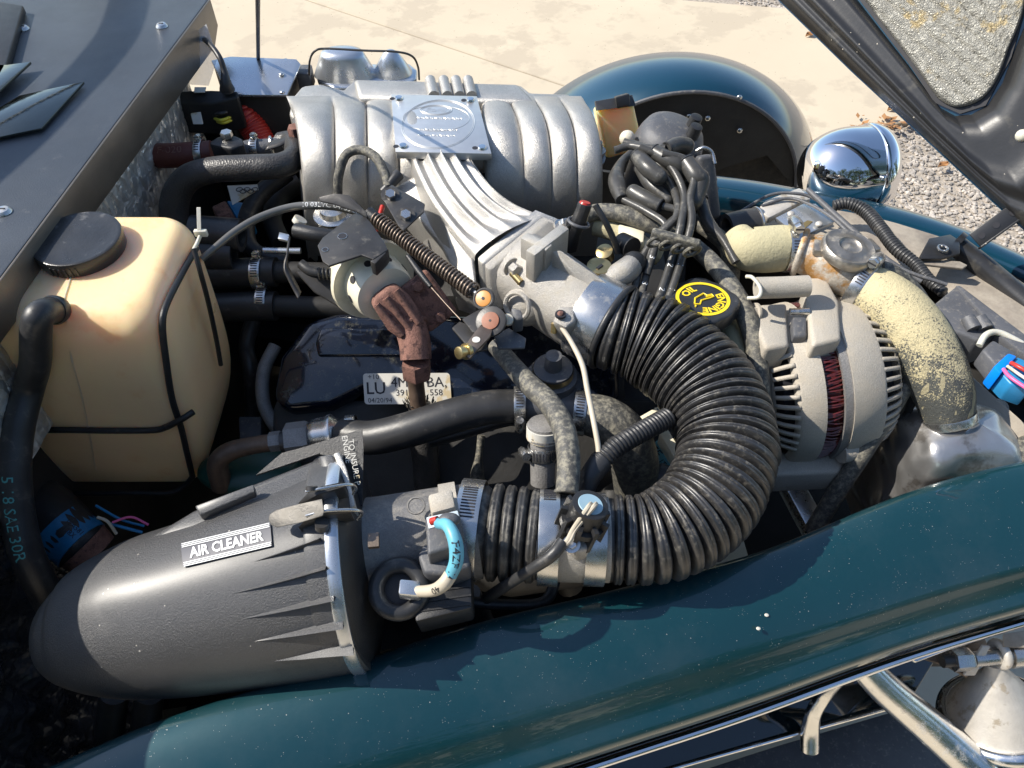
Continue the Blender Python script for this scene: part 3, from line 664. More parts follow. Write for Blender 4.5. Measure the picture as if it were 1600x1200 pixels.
p0 = at(1508, 1030, .672); ax = (at(1640, 1018, .672)-p0).normalized(); M().hexa(p0 - ax*.014, ax, .0125, .02).build('nut', m_steel, t); M().tube([p0 - ax*.026, p0 - ax*.012], .007, 14).build('thread_end', m_dsteel, t)
M().plate([(1425, 1030), (1470, 1004), (1560, 970), (1640, 945), (1640, 958), (1560, 990), (1480, 1016), (1432, 1034)], .70, .005).build('trim_blade', m_chrome_w, body, 'bright trim blade running under the near panel towards the corner', bevel=.001)
M().plate([(1060, 1215), (1215, 1165), (1425, 1103), (1640, 1200), (1640, 1290), (1000, 1290)], .35, .02).build('step_board', m_plast_g, body, bevel=.003)
# ================================================================== ENGINE
eng = thing('engine_block', 'dark grimy engine block under the silver intake manifold', 'engine', (.0, .8, .25))
M().box((.03, .80, .44), (.62, .26, .36)).build('block', m_dark, eng, bevel=.02)
M().box((.02, .93, .63), (.50, .14, .16), (V((1, 0, 0)), V((0, .8, -.5)).normalized(), V((0, .5, .8)).normalized())).build('cylinder_head', m_dark, eng, bevel=.01)
M().box((-.02, .60, .615), (.58, .16, .17), (V((1, 0, 0)), V((0, .8, .5)).normalized(), V((0, -.5, .8)).normalized())).build('cylinder_head', m_dark, eng, bevel=.012)
M().box((.04, .84, .72), (.36, .16, .12)).build('lower_intake', m_dark, eng, bevel=.012)
M().tube([V((-.30, .50, .60)), V((0, .46, .55)), V((.25, .5, .55))], .025, 16).build('exhaust_header', m_dark, eng)
for k_ in range(4): M().tube(cr([V((-.25+.14*k_, .56, .62)), V((-.23+.14*k_, .50, .60)), V((-.2+.14*k_, .46, .52))], 4), .018, 12).build('exhaust_runner', m_dark, eng)
# near valve cover with its part number decal
vc = thing('valve_cover', 'glossy navy black valve cover with a part number decal', 'valve cover', at(680, 600, .70))
vx = V((1, -.02, 0)).normalized(); vn = V((0, -.42, .91)).normalized(); vy = vn.cross(vx).normalized()
o0 = at(680, 572, .765)
def vp(x, y, z=0): return o0 + vx*x + vy*y + vn*z
ol = [(-.205, -.045), (-.185, -.062), (-.13, -.055), (-.09, -.032), (-.05, -.030), (-.01, -.052), (.10, -.062), (.22, -.062), (.235, -.04), (.235, .055), (.21, .072), (-.13, .072), (-.17, .06), (-.20, .01)]
M().prism([vp(x, y) for x, y in ol], -vn*.06).build('cover', m_valve, vc, bevel=.018, seg=4, sharp=60)
M().prism([vp(x*1.06, y*1.14-.002, -.055) for x, y in ol], -vn*.012).build('flange', m_dark, vc, bevel=.003)
M().prism([vp(x, y, .0045) for x, y in ((-.155, .028), (-.150, .048), (-.02, .050), (-.015, .03), (-.03, .012), (-.15, .010))], -vn*.008).build('raised_panel', m_valve, vc, bevel=.0035, seg=3)
lo = at(568, 584, .775); lx_ = at(703, 583, .775) - lo; ly_ = at(571, 632, .752) - lo
lx, ly = lx_.normalized(), -ly_.normalized(); W_, H_ = lx_.length, ly_.length
dn = lx.cross(ly).normalized(); dc = lo + lx*W_/2 - ly*H_/2 + dn*.004
lab = thing('part_decal', 'aged paper decal reading LU with part numbers, partly hidden by the rusty pipe', 'decal', dc)
def rrect(w_, h_, r): return [(sx*(w_/2-r) + r*math.cos(g), sy*(h_/2-r) + r*math.sin(g)) for sx, sy, g0 in ((1, 1, 0), (-1, 1, PI/2), (-1, -1, PI), (1, -1, 1.5*PI)) for g in [g0 + PI/2*i/4 for i in range(5)]]
M().prism([dc + lx*x + ly*y for x, y in rrect(W_, H_, .004)], dn*.0008).build('paper', m_paper, lab)
tc_ = dc + dn*.0011
for s_, sz, x, y, b_ in (('+10', .009, -.38, .38, .0), ('LU', .021, -.36, .0, .01), ('4M', .017, -.085, .19, 0), ('7BA,', .018, .30, .19, 0), ('391', .011, -.06, -.14, 0), ('558', .011, .33, -.14, .0), ('04/20/94', .0085, -.32, -.38, .0)):
    text_mesh(s_, sz, flat(tc_ + lx*x*W_ + ly*y*H_, lx, ly), 'lettering', m_ink, lab, bold=b_)
# ------------------------------------------------------------------ upper intake manifold
im = thing('intake_manifold', 'cast silver upper intake manifold with eight curved runners and a badge plate', 'intake manifold', at(690, 240, .80))
zt = .945
# plenum spine along the back
sp = [(452, 166), (462, 142), (480, 131), (540, 135), (552, 124), (812, 130), (828, 143), (888, 144), (905, 160), (918, 200), (930, 215), (925, 230), (905, 210), (880, 170), (470, 170)]
M().plate([(450, 176), (456, 150), (470, 133), (500, 129), (536, 138), (552, 123), (640, 124), (815, 131), (830, 143), (890, 145), (906, 160), (914, 190), (880, 190), (470, 190)], zt-.012, .085).build('plenum', m_cast, im, bevel=.007, seg=3)
M().plate([(552, 122), (600, 124), (810, 130), (822, 142), (838, 160), (800, 158), (560, 152)], zt+.002, .03).build('plenum_crown', m_cast, im, bevel=.006, seg=3)
for x_ in (672, 693, 712, 731): M().tube([at(x_, 125, zt+.003), at(x_+6, 150, zt+.004)], [.0075, .0075], 14).build('crown_rib', m_cast, im)
# runners cast side by side: one rippled skin for each bank
VS = [150, 162, 180, 205, 240, 280, 320, 360, 400]; ZS = [.935, .953, .9575, .955, .941, .915, .880, .835, .780]
def prof_at(b):
    x = b*(len(VS)-1); i = min(len(VS)-2, int(x)); f = x-i
    p = cr([V((VS[max(0, i-1)], ZS[max(0, i-1)], 0)), V((VS[i], ZS[i], 0)), V((VS[i+1], ZS[i+1], 0)), V((VS[min(len(VS)-1, i+2)], ZS[min(len(VS)-1, i+2)], 0))], 4)
    return p[4 + min(3, int(f*4))].lerp(p[5 + min(3, int(f*4))], f*4 - min(3, int(f*4)))
def bank(bounds, name, vs=1.0):
    """bounds: list of (u_top, u_mid, u_low) groove positions"""
    n = len(bounds)-1
    def fn(a, b):
        k = min(n-1, int(a*n)); x = a*n-k
        def ub(t3): return t3[0]*(1-b)*(1-2*b) + 4*t3[1]*b*(1-b) + t3[2]*b*(2*b-1)
        u0, u1 = ub(bounds[k]), ub(bounds[k+1]); pr = prof_at(b); u = u0+(u1-u0)*x; wd = (u1-u0)/46
        r = math.sqrt(max(0, 1-(2*x-1)**2)); r = .25 + .75*r**.9 if True else r
        fade = min(1, b/.10); p = at(u, pr.x, pr.y); return p + V((0, -.2, 1)).normalized()*(.0145*(r-1)*fade*min(1.3, wd)) + (UP*-.0 if True else UP)
    return M().grid(fn, n*22, 64).build(name, m_cast, im, label=None, sharp=80)
bank([(447, 466, 479), (518, 521, 520), (570, 572, 574), (618, 622, 628), (664, 672, 690)], 'runner_bank')
bank([(752, 756, 770), (792, 818, 812), (832, 862, 850), (872, 902, 888), (908, 942, 928)], 'runner_bank')
M().prism([at(456, 160, .925), at(468, 240, .915), at(478, 330, .85), at(480, 400, .77)], (.012, 0, -.02)).build('end_wall', m_cast, im, bevel=.004)
M().plate([(700, 330), (930, 320), (925, 350), (880, 372), (700, 372)], .76, .05).build('lower_flange', m_cast_grey, im, bevel=.005)
bolt(at(932, 238, .918), (-.05, 0, 1), .0085, .012, m_cast_d, im, name='manifold_bolt'); M().tube([at(931, 246, .915), at(926, 275, .86)], [.013, .008], 16).build('bolt_boss', m_cast, im)
# badge plate
bp = [(611, 147), (745, 150), (768, 240), (618, 237)]
bt = thing('badge_plate', 'bright square badge plate engraved with ovals and bolted on four corners', 'badge plate', at(690, 190, zt))
B = [at(u, v, zt+.012) for u, v in bp]; M().prism(B, (0, 0, -.010)).build('plate', m_plate, bt, bevel=.0006)
M().prism([at(u, v, zt+.0015) for u, v in ((622, 160), (738, 160), (756, 234), (626, 232))], (0, 0, -.03)).build('pedestal', m_cast, bt, bevel=.003)
bo = (B[0]+B[1]+B[2]+B[3])/4; bx = ((B[1]-B[0]) + (B[2]-B[3])).normalized(); by = UP.cross(bx); bw = ((B[1]-B[0]).length + (B[2]-B[3]).length)/2; bh = ((B[1]-B[2]).length + (B[0]-B[3]).length)/2
def engr(cx_, cy_, rx, ry, r, a0=0, a1=2*PI):
    n = 64; P = [bo + bx*(cx_+rx*math.cos(a0+(a1-a0)*i/n)) + by*(cy_+ry*math.sin(a0+(a1-a0)*i/n)) + UP*.0002 for i in range(n+1)]
    M().tube(P, r, 6, False).build('engraved_line', m_plate, bt)
engr(0, -.002, bw*.40, bh*.42, .00045); engr(0, -.002, bw*.385, bh*.40, .0003); engr(-.004, .010, bw*.37, bh*.22, .0003); engr(-.006, .030, .021, .012, .0005); engr(-.006, .030, .0185, .0100, .0003)
def fl(x, y): return flat(bo + bx*x + by*y + UP*.0003, bx, by)
text_mesh('Ford', .014, fl(-.006, .030), 'engraving', m_plate, bt, bold=.01)
for yy, ww in ((.010, .030), (-.017, .026), (-.030, .024)):
    M().tube([bo + bx*(-ww + 2*ww*i/90) + by*(yy + .0019*math.sin(i*1.1)*math.cos(i*.37)) + UP*.0003 for i in range(91)], .0003, 5).build('worn_engraving', m_plate, bt)
for k_ in range(4):
    c_ = B[k_].lerp(bo, .17); M().lathe([(0, .0042), (.0008, .0055), (.0028, .0045), (.0030, .002)], c_, UP, 20).build('screw_head', m_chrome_w, bt)
    M().lathe([(0, .0035), (.0003, .0035)], c_ - bx*.009, UP, 16).build('screw_hole', m_ink, bt)
# ------------------------------------------------------------------ fluted inlet elbow
el = thing('inlet_elbow', 'cast silver inlet elbow with fan shaped flutes sweeping to the throttle flange', 'inlet elbow', at(720, 320, .84))
Lc = cr([at(640, 236, .940), at(648, 262, .945), at(672, 312, .94), at(706, 360, .925), (at(742, 400, .915))], 8)
Rc = cr([at(733, 238, .940), at(745, 262, .945), at(772, 296, .94), at(808, 322, .93), (at(858, 342, .922))], 8)
def elf(a, b):
    n = len(Lc)-1; i = int(round(a*n)); p = Lc[i].lerp(Rc[i], b); bow = .014*math.sin(PI*b)**.6
    fl_ = .0; x = b*4.6 - .25
    if 0 < x < 4.1 and a > .03: fl_ = -.0085*max(0, math.sin(PI*(x % 1)))**1.3 * min(1, (a-.03)/.08) * min(1, (1.0-a)/.18)
    return p + UP*(bow + fl_)
q = M(); q.grid(elf, len(Lc)-1, 90)
for side, C_ in ((0, Lc), (1, Rc)):
    q.grid(lambda a, b: C_[int(round(a*(len(C_)-1)))] + (V((-.006, -.012, -.075)) if side == 0 else V((.006, .0, -.06)))*b, len(C_)-1, 4)
q.build('fluted_body', m_cast, el, sharp=80)
M().prism([at(612, 292, .925), at(655, 268, .93), at(706, 360, .922), at(742, 402, .912), at(744, 450, .90), at(712, 440, .885), at(690, 380, .90)], (0, .01, -.06)).build('side_wall', m_cast, el, bevel=.006, seg=3)
fa = V((.62, -.62, -.32)).normalized()  # throttle axis
ta = (at(942, 508, .872) - at(820, 392, .90)).normalized()
f0 = [at(745, 402, .918), at(836, 326, .936), at(872, 340, .930), at(866, 372, .905), at(800, 452, .872), at(750, 470, .865)]
M().prism(f0, ta*.012).build('elbow_flange', m_cast, el, bevel=.003)
M().prism([p_ + ta*.0127 for p_ in f0], ta*.010).build('throttle_flange', m_cast_d, el, bevel=.0025)
fn_ = ta
c_ = at(800, 417, .915); bolt(c_, V((.4, -.75, .2)), .008, .012, m_cast_d, el, name='flange_bolt'); M().tube([c_ + V((0, -.01, 0)), c_ + V((.01, -.022, -.004))], .0042, 12).build('stud_end', m_brass, el)
bolt(at(876, 356, .925), V((.5, -.2, .8)), .007, .01, m_steel, el, name='flange_bolt')
# X shaped rib on the throttle body top
for a_, b_ in (((828, 408), (882, 366)), ((818, 378), (858, 398))):
    p0, p1 = at(*a_, .944), at(*b_, .944); x_ = (p1-p0).normalized(); M().box((p0+p1)/2 - UP*(.008 if a_[1] > 400 else .0095), ((p1-p0).length, .013, .040), (x_, UP.cross(x_), UP)).build('cross_rib', m_cast_d, el, bevel=.002)
# ------------------------------------------------------------------ throttle body
tb = thing('throttle_housing', 'round cast throttle body feeding the big ribbed hose', 'throttle body', at(880, 470, .80))
P, R = path([(812, 420, .885, 62), (850, 446, .882, 62), (890, 474, .878, 62), (925, 500, .874, 60)], 6)
M().tube(P, R, 40).build('barrel', m_cast_d, tb, sharp=60)
M().prism([at(862, 392, .948), at(876, 390, .948), at(956, 446, .924), at(948, 456, .92), at(905, 440, .92)], (0, 0, -.04)).build('top_web', m_cast_d, tb, bevel=.002)
p0 = at(883, 500, .915); M().prism([at(872, 478, .915), at(898, 478, .915), at(900, 502, .91), at(884, 512, .91), at(864, 502, .912)], (0, .004, -.028)).build('stop_boss', m_cast_d, tb, bevel=.003)
M().lathe([(-.002, .006), (.001, .006)], at(876, 491, .916), UP, 16).build('screw_hole', m_ink, tb); M().ball(at(876, 491, .916), .004, 8).build('stop_screw', m_rust, tb)
P, _ = path([(866, 505, .905, 4), (865, 520, .895, 4)], 1); M().tube(P, .0035, 10).build('stop_screw_tip', m_brass, tb)
M().lathe([(-.025, .024), (.0, .024), (.006, .020), (.010, .012), (.012, .002)], at(820, 478, .885), V((-.2, -.75, .5)), 28).build('sensor_bulge', m_cast_d, tb, sharp=60)
M().torus(at(808, 478, .895), V((-.5, -.75, .4)), .015, .003, 24, 8).build('sensor_rib', m_cast_d, tb)
# yellow plugged screw and tubular boss beside the throttle
t = thing('idle_screw_boss', 'small casting capped with a yellow plug beside the throttle body', 'valve', at(940, 430, .86))
M().lathe([(-.035, .016), (0, .016), (.002, .014)], at(936, 424, .905), V((0, 0, 1)), 28).build('boss', m_cast_d, t)
M().lathe([(0, .0145), (.004, .014), (.0045, .011)], at(936, 419, .909), UP, 28).build('plug', m_brass, t); M().box(at(937, 417, .914), (.009, .003, .002), (V((.7, .7, 0)), V((-.7, .7, 0)), UP)).build('plug_slot', m_ink, t)
P, R = path([(945, 440, .90, 16), (975, 425, .905, 20), (990, 412, .905, 18)]); M().tube(P, R, 20).build('fitting', m_cast_d, t); M().ball(P[-1], R[-1]*1.1, 12).build('fitting_cap', m_plast, t)
# ------------------------------------------------------------------ the big ribbed intake hose
def bellows(name, label, spec, pitch, amp, m, n=56, double=True, parent=None, k=10, flat0=.0, flat1=.0, cat='air hose'):
    P, R = path(spec, k); L = [0]
    for i in range(1, len(P)): L.append(L[-1] + (P[i]-P[i-1]).length)
    tot = L[-1]; nr = max(1, int(round((tot-flat0-flat1)/pitch))); ns = nr*12; Q = []; S = []
    def samp(s):
        i = 0
        while i < len(L)-2 and L[i+1] < s: i += 1
        t = (s-L[i])/max(1e-9, L[i+1]-L[i]); return P[i].lerp(P[i+1], t), R[i]+(R[i+1]-R[i])*t
    prof = [0, .42, .78, .95, 1.0, 1.0, .90, 1.0, 1.0, .95, .78, .42] if double else [0, .25, .6, .85, 1, 1, 1, 1, .85, .6, .25, .0]
    ss = []
    if flat0: ss += [(flat0*i/3, .55) for i in range(3)]
    for i in range(ns): ss.append((flat0 + (tot-flat0-flat1)*i/ns, prof[i % 12]))
    if flat1: ss += [(tot-flat1+flat1*i/3, .55) for i in range(4)]
    rr_ = random.Random(5); jit = [rr_.uniform(.84, 1.08) for _ in range(len(ss))]
    for j, (s, a) in enumerate(ss):
        p, r = samp(min(s, tot)); Q.append(p); S.append(r - amp + amp*a*(jit[j//12*12] if a else 1))
    q = M().tube(Q, S, n); return q.build(name, m, parent, label, cat if parent is None else None, sharp=80), P, R
bigspec = [(928, 498, .876, 64), (960, 514, .874, 67), (1000, 526, .872, 72), (1040, 546, .869, 76), (1084, 583, .865, 78), (1118, 628, .861, 79), (1136, 690, .857, 79), (1128, 742, .854, 79), (1100, 792, .850, 78), (1056, 826, .847, 75), (1010, 842, .845, 73), (940, 842, .843, 70)]
_, BP, BR = bellows('intake_hose', 'big black corrugated air hose bent in a half circle', bigspec, .0109, .0098, m_bellow, flat0=.012, flat1=.01)
ba = (BP[3]-BP[0]).normalized()
cc = at(938, 503, .876); clamp('wide polished steel clamp holding the big ribbed hose on the throttle body', cc - ba*.004, ba, rad(67, cc), .034, V((-.4, -.6, .8)), None, (60, 84))
M().torus(at(958, 512, .874), ba, rad(67, cc), .004, 48, 10).build('hose_lip', m_rubber, None, 'smooth black rubber lip of the big ribbed hose beside the polished clamp', 'hose lip')
# aluminium joining pipe with the temperature sensor
jp = thing('joining_pipe', 'dusty aluminium pipe joining the two ribbed air hoses', 'air pipe', at(900, 840, .77))
P, R = path([(838, 838, .842, 66), (880, 842, .842, 66), (950, 843, .843, 66)], 3); M().tube(P, R, 48).build('pipe', m_cast_d, jp)
ja = (P[-1]-P[0]).normalized()
c_ = at(928, 842, .8425); clamp('steel clamp on the right end of the joining pipe with its slots low', c_, ja, rad(70, c_), .019, FACE, None, (-62, -35))
c_ = at(857, 840, .842); clamp('steel clamp on the left end of the joining pipe beside the short ribbed hose', c_, ja, rad(72, c_), .019, FACE, None, (-75, -50))
M().prism([at(u, v, .885) for u, v in ((885, 822), (905, 812), (925, 830), (920, 858), (902, 862), (886, 845))], (0, 0, -.02)).build('sensor_pad', m_cast_d, jp, bevel=.003)
bolt(at(893, 850, .886), (-.1, -.4, 1), .0055, .006, m_steel, jp)
ts = thing('temperature_sensor', 'black air temperature plug with a pale blue seal on the joining pipe', 'sensor', at(910, 810, .88))
so_ = at(914, 806, .90); sa = V((.25, .15, 1)).normalized()
M().lathe([(-.03, .015), (-.012, .016), (-.010, .021), (-.004, .021), (-.003, .0165), (.016, .0165), (.0165, .015)], so_, sa, 28).build('plug_body', m_plast, ts, sharp=40)
for k_ in range(9):
    g = 2*PI*k_/9; a_, b_, d_ = basis(sa); n_ = b_*math.cos(g)+d_*math.sin(g); M().box(so_ - sa*.010 + n_*.018, (.028, .004, .010), (sa, a_.cross(n_), n_)).build('grip_rib', m_plast, ts)
M().lathe([(.0165, .0115), (.0172, .011)], so_, sa, 28).build('blue_seal', mat('pale_blue_seal', (.28, .42, .50), .45), ts)
for dx in (0, .0045):
    p0 = so_ + sa*.017 + V((dx, 0, 0)); q = cr([p0, p0 + V((-.004, -.008, .006)), at(896+dx*900, 826, .905), at(886+dx*900, 845, .90), at(874, 856, .895)], 6); M().tube(q, .0022, 8).build('lead', m_wire_t, ts)
hose('wire_loom', 'black sleeved loom dropping left from the temperature plug across the clamp', 'wire loom', [(880, 846, .897, 10), (862, 868, .892, 10), (830, 890, .875, 9), (795, 912, .845, 9), (760, 935, .80, 9)], m_rubber, 14)
# short ribbed hose
_, SP_, SR_ = bellows('short_intake_hose', 'short black ribbed air hose between meter and joining pipe', [(742, 828, .842, 76), (780, 832, .842, 76), (820, 836, .842, 75), (856, 840, .842, 72)], .0112, .0075, m_bellow_hi, flat0=.014, flat1=.008)
sa_ = (SP_[3]-SP_[0]).normalized(); c_ = at(735, 827, .842)
clamp('wide dusty clamp on the left end of the short ribbed hose, slots facing up', c_, sa_, rad(76, c_), .022, FACE, None, (-52, -12))
# ------------------------------------------------------------------ air meter
mf = thing('air_flow_meter', 'dusty grey cast air meter with a black sensor block on its side', 'air meter', at(650, 850, .74))
P, R = path([(566, 862, .838, 92), (585, 858, .839, 82), (640, 846, .84, 77), (700, 836, .841, 76), (745, 829, .842, 74)], 5); M().tube(P, R, 48).build('barrel', m_maf, mf, sharp=60)
ma = (P[-1]-P[6]).normalized()
c_ = at(716, 833, .842); M().lathe([(-.012, rad(77, c_)), (-.012, rad(80, c_)), (.004, rad(80, c_)), (.004, rad(77, c_))], c_, ma, 48, closed_ends=False).build('collar', m_alt, mf)
M().prism([at(u, v, .905) for u, v in ((668, 772), (706, 762), (712, 792), (674, 802))], (0, 0, -.02)).build('cast_pad', m_alt, mf, bevel=.003)
c_ = at(650, 790, .902); M().torus(c_, V((0, -.25, 1)), .0075, .0011, 28, 6).build('mark_ring', m_maf, mf)
text_mesh('SCC', .006, flat(c_ + UP*.0005, V((1, .1, 0)), V((0, 1, .25))), 'cast_mark', m_maf, mf, bold=.02)
M().box(at(584, 845, .91), (.009, .012, .006), (V((1, .1, 0)), V((-.1, 1, .2)).normalized(), V((0, -.2, 1)))).build('meter_bolt', m_brown, mf)
c_ = at(700, 878, .868)
M().prism([at(u, v, .885) for u, v in ((652, 868), (660, 850), (712, 838), (728, 846), (736, 885), (700, 898), (662, 895))], (0, 0, -.035)).build('sensor_shoulder', m_plast_g, mf, bevel=.004, seg=3)
M().prism([at(u, v, .905) for u, v in ((664, 808), (716, 796), (722, 830), (718, 852), (668, 866))], (0, 0, -.025)).build('sensor_connector', m_plast_g, mf, bevel=.003, seg=3)
M().prism([at(u, v, .906) for u, v in ((666, 808), (715, 797), (719, 812), (670, 826))], (0, 0, -.003)).build('connector_face', mat('pale_grey_seal', (.55, .62, .66), .5), mf, bevel=.0008)
M().prism([at(u, v, .862) for u, v in ((650, 905), (736, 880), (738, 950), (648, 972))], (0, .01, -.05)).build('sensor_box', m_plast, mf, bevel=.003)
for k_ in range(3): M().box(at(692, 922+k_*14, .8626), (.05, .0015, .001), (V((1, .15, 0)).normalized(), V((-.15, 1, 0)).normalized(), UP)).build('box_rib', m_plast, mf)
gr = thing('rubber_grommet', 'thick black rubber grommet ring under the meter wiring', 'grommet', at(625, 920, .80))
c_ = at(624, 920, .868); M().torus(c_, V((.1, -.35, 1)), rad(36, c_), rad(13, c_), 48, 16).build('ring', m_rubber, gr); M().lathe([(-.004, rad(30, c_)), (-.003, .001)], c_, V((.1, -.35, 1)), 32).build('bore', m_ink, gr)
P, R = path([(686, 818, .912, 9), (700, 822, .925, 10), (711, 845, .925, 11.5), (713, 875, .915, 11.5), (704, 900, .905, 10)], 8)
tp = thing('taped_wires', 'bundle of meter wires wrapped in cyan printed tape', 'wiring', at(704, 900, .88))
M().tube(P, R, 18).build('tape', m_cyan, tp); text_mesh('F4ZF 14A', .010, wrap_on(P, R, FACE, .055, 1), 'tape_print', m_ink, tp)
P, R = path([(704, 898, .905, 11), (694, 912, .90, 11), (678, 922, .89, 10), (655, 924, .88, 9), (632, 922, .87, 8)], 6); M().tube(P, R, 16).build('sleeve', m_wire_t, tp); text_mesh('40', .009, wrap_on(P, R, FACE, .016, 1), 'sleeve_print', m_ink, tp)
M().box(at(641, 922, .878), (.018, .014, .012), (V((1, 0, -.2)), V((0, 1, 0)), UP)).build('sleeve_end', m_tin, tp, bevel=.002)
M().tube([at(674, 815, .91), at(684, 812, .914)], .0035, 10).build('red_wire', m_red, tp); M().ball(at(702, 812, .918), .008, 8, (1.2, .8, .7)).build('tape_knot', m_plast_g, tp)
hose('hose_stub', 'short grey hose stub with ring clip under the black sensor block', 'hose', [(630, 880, .865, 11), (640, 892, .855, 13), (655, 905, .84, 12)], m_plast_g, 14)
# ------------------------------------------------------------------ air cleaner
ac = thing('air_cleaner', 'large black bullet shaped air cleaner housing with a silver rim', 'air cleaner', at(330, 930, .70))
P, R = path([(60, 986, .80, 1), (63, 986, .80, 22), (75, 986, .80, 48), (98, 986, .80, 74), (120, 984, .80, 89), (160, 977, .802, 106), (205, 968, .804, 119), (245, 959, .806, 126), (310, 946, .81, 134), (400, 924, .815, 145), (480, 904, .82, 153), (548, 884, .825, 160)], 6)
M().tube(P, R, 72).build('shell', m_filter, ac, sharp=60)
ra = V((.985, .13, .04)).normalized()
c_ = at(548, 875, .825); r_ = rad(167, c_)
M().lathe([(-.020, r_*.90), (-.020, r_*.985), (-.017, r_*1.0), (-.002, r_*1.01), (-.002, r_*.90)], c_, ra, 72, closed_ends=False).build('rear_rim', m_filter, ac)
M().lathe([(-.0018, r_*.9), (-.0018, r_*1.02), (.000, r_*1.03), (.0075, r_*1.03), (.0095, r_*1.015), (.0095, r_*.9)], c_, ra, 72, closed_ends=False).build('silver_rim', m_tin, ac)
M().lathe([(.0096, r_*.97), (.016, r_*.9), (.024, r_*.55), (.026, .01)], c_, ra, 72).build('front_cover', m_plast, ac)
# raised flutes fanning back from the rim
m_dlever = mat('dusty_lever_steel', (.15, .14, .125), .5, metal=.5, var=.15, vs=40, bump=.3, bs=600, dust=((.32, .29, .24), .4, 40, .5))
a_, b_, d_ = basis(ra, FACE)
def onshell(s, g, off=0):
    i = s*(len(P)-1); i0 = int(i); t_ = i-i0; p_ = P[i0].lerp(P[min(i0+1, len(P)-1)], t_); rr2 = R[i0]*(1-t_)+R[min(i0+1, len(P)-1)]*t_
    T_ = (P[min(i0+1, len(P)-1)]-P[max(0, i0-1)]).normalized(); n_ = b_*math.cos(g)+d_*math.sin(g); n_ = (n_ - T_*n_.dot(T_)).normalized(); return p_ + n_*(rr2+off)
for k_, g in enumerate((.27, .03, -.22, -.46, -.73)):
    # each flute: long thin wedge growing towards the rim
    s0 = (.85, .80, .81, .82, .84)[k_]; q = M(); nn = 14
    g = -g
    def ff(a, b, g=g, s0=s0):
        s = s0 + (.999-s0)*a; hgt = .012*a**1.1; wd = .005 + .020*a; x = (b-.5)*2
        prof_ = (1-abs(x)**2.2)*(1 if x < 0 else 1)
        sk = x*wd + .0
        return onshell(s, g + sk*1.3, -.0015 + hgt*max(0, (x+1)/1.6 if x < .6 else (1-x)/.4))
    q.grid(ff, nn, 14); q.build('flute', m_filter, ac, sharp=60)
# top shoulder with flat facet and small ledge
M().prism([at(215, 848, .872), at(300, 797, .885), at(392, 756, .895), at(498, 714, .905), at(512, 722, .906), at(530, 765, .906), at(430, 792, .90), at(300, 832, .886), at(225, 862, .872)], (0, .01, -.06)).build('shoulder', m_filter, ac, bevel=.009, seg=3)
M().prism([at(304, 790, .899), at(396, 756, .91), at(398, 768, .908), at(312, 805, .897)], (0, 0, -.010)).build('ledge', m_filter, ac, bevel=.0015)
M().prism([at(494, 712, .918), at(520, 706, .922), at(536, 742, .915), at(548, 790, .91), at(520, 800, .905), at(503, 748, .91)], (0, 0, -.03)).build('rim_block', m_filter, ac, bevel=.004)
M().prism([at(520, 707, .9235), at(530, 705, .9235), at(541, 730, .92), at(556, 790, .915), at(545, 796, .913), at(534, 745, .918)], (0, 0, -.02)).build('rim_tab', m_cast, ac, bevel=.002)
# over-centre latch
lt = thing('latch', 'bent steel spring latch clipped over the air cleaner rim', 'latch', at(500, 800, .90))
def lz(P_, e=V((0, 0, -.0018))): return P_
def strap_(pix, w_, nm, m_, par, th=.0015):
    C_ = cr([at(*p_) for p_ in pix], 6); q = M(); wd = V((.15, 1, .1)).normalized()
    q.grid(lambda a, b: C_[int(round(a*(len(C_)-1)))] + wd*(b-.5)*w_, len(C_)-1, 2); return q.build(nm, m_, par, solid=th)
M().prism([at(419, 812, .932), at(421, 803, .934), at(432, 796, .937), at(470, 787, .948), at(503, 779, .953), at(506, 800, .950), at(504, 806, .948), at(470, 816, .942), at(432, 824, .932), at(423, 820, .931)], (0, .001, -.0022)).build('lever', m_dlever, lt, bevel=.0008)
for (pa) in ([(465, 786, .93), (480, 770, .942), (500, 760, .948), (536, 752, .948), (538, 762, .944), (500, 772, .944), (478, 784, .935)], [(465, 824, .93), (480, 808, .94), (510, 795, .944), (545, 792, .944), (548, 800, .94), (510, 806, .938), (480, 820, .93)]):
    M().prism([at(*p_) for p_ in pa], (0, .004, -.022)).build('side_cheek', m_dsteel, lt, bevel=.001)
P2, R2 = path([(478, 768, .95, 2.6), (505, 763, .952, 2.6), (545, 757, .945, 2.6), (556, 762, .935, 2.6), (552, 772, .92, 2.6)]); M().tube(P2, R2, 10).build('wire_hook', m_steel, lt)
P2, R2 = path([(478, 806, .945, 2.6), (510, 798, .947, 2.6), (555, 797, .942, 2.6), (566, 802, .93, 2.6), (560, 812, .915, 2.6)]); M().tube(P2, R2, 10).build('wire_hook', m_steel, lt)
M().tube([at(487, 766, .95), at(487, 760, .952)], .005, 12).build('pivot_pin', m_dsteel, lt); M().tube([at(503, 824, .93), at(503, 816, .937)], .006, 12).build('pivot_pin', m_dsteel, lt)
M().prism([at(446, 836, .904), at(470, 820, .910), at(540, 800, .92), at(545, 825, .91), at(500, 838, .905), at(450, 842, .902)], (0, 0, -.006)).build('latch_seat', m_filter, lt, bevel=.0015)
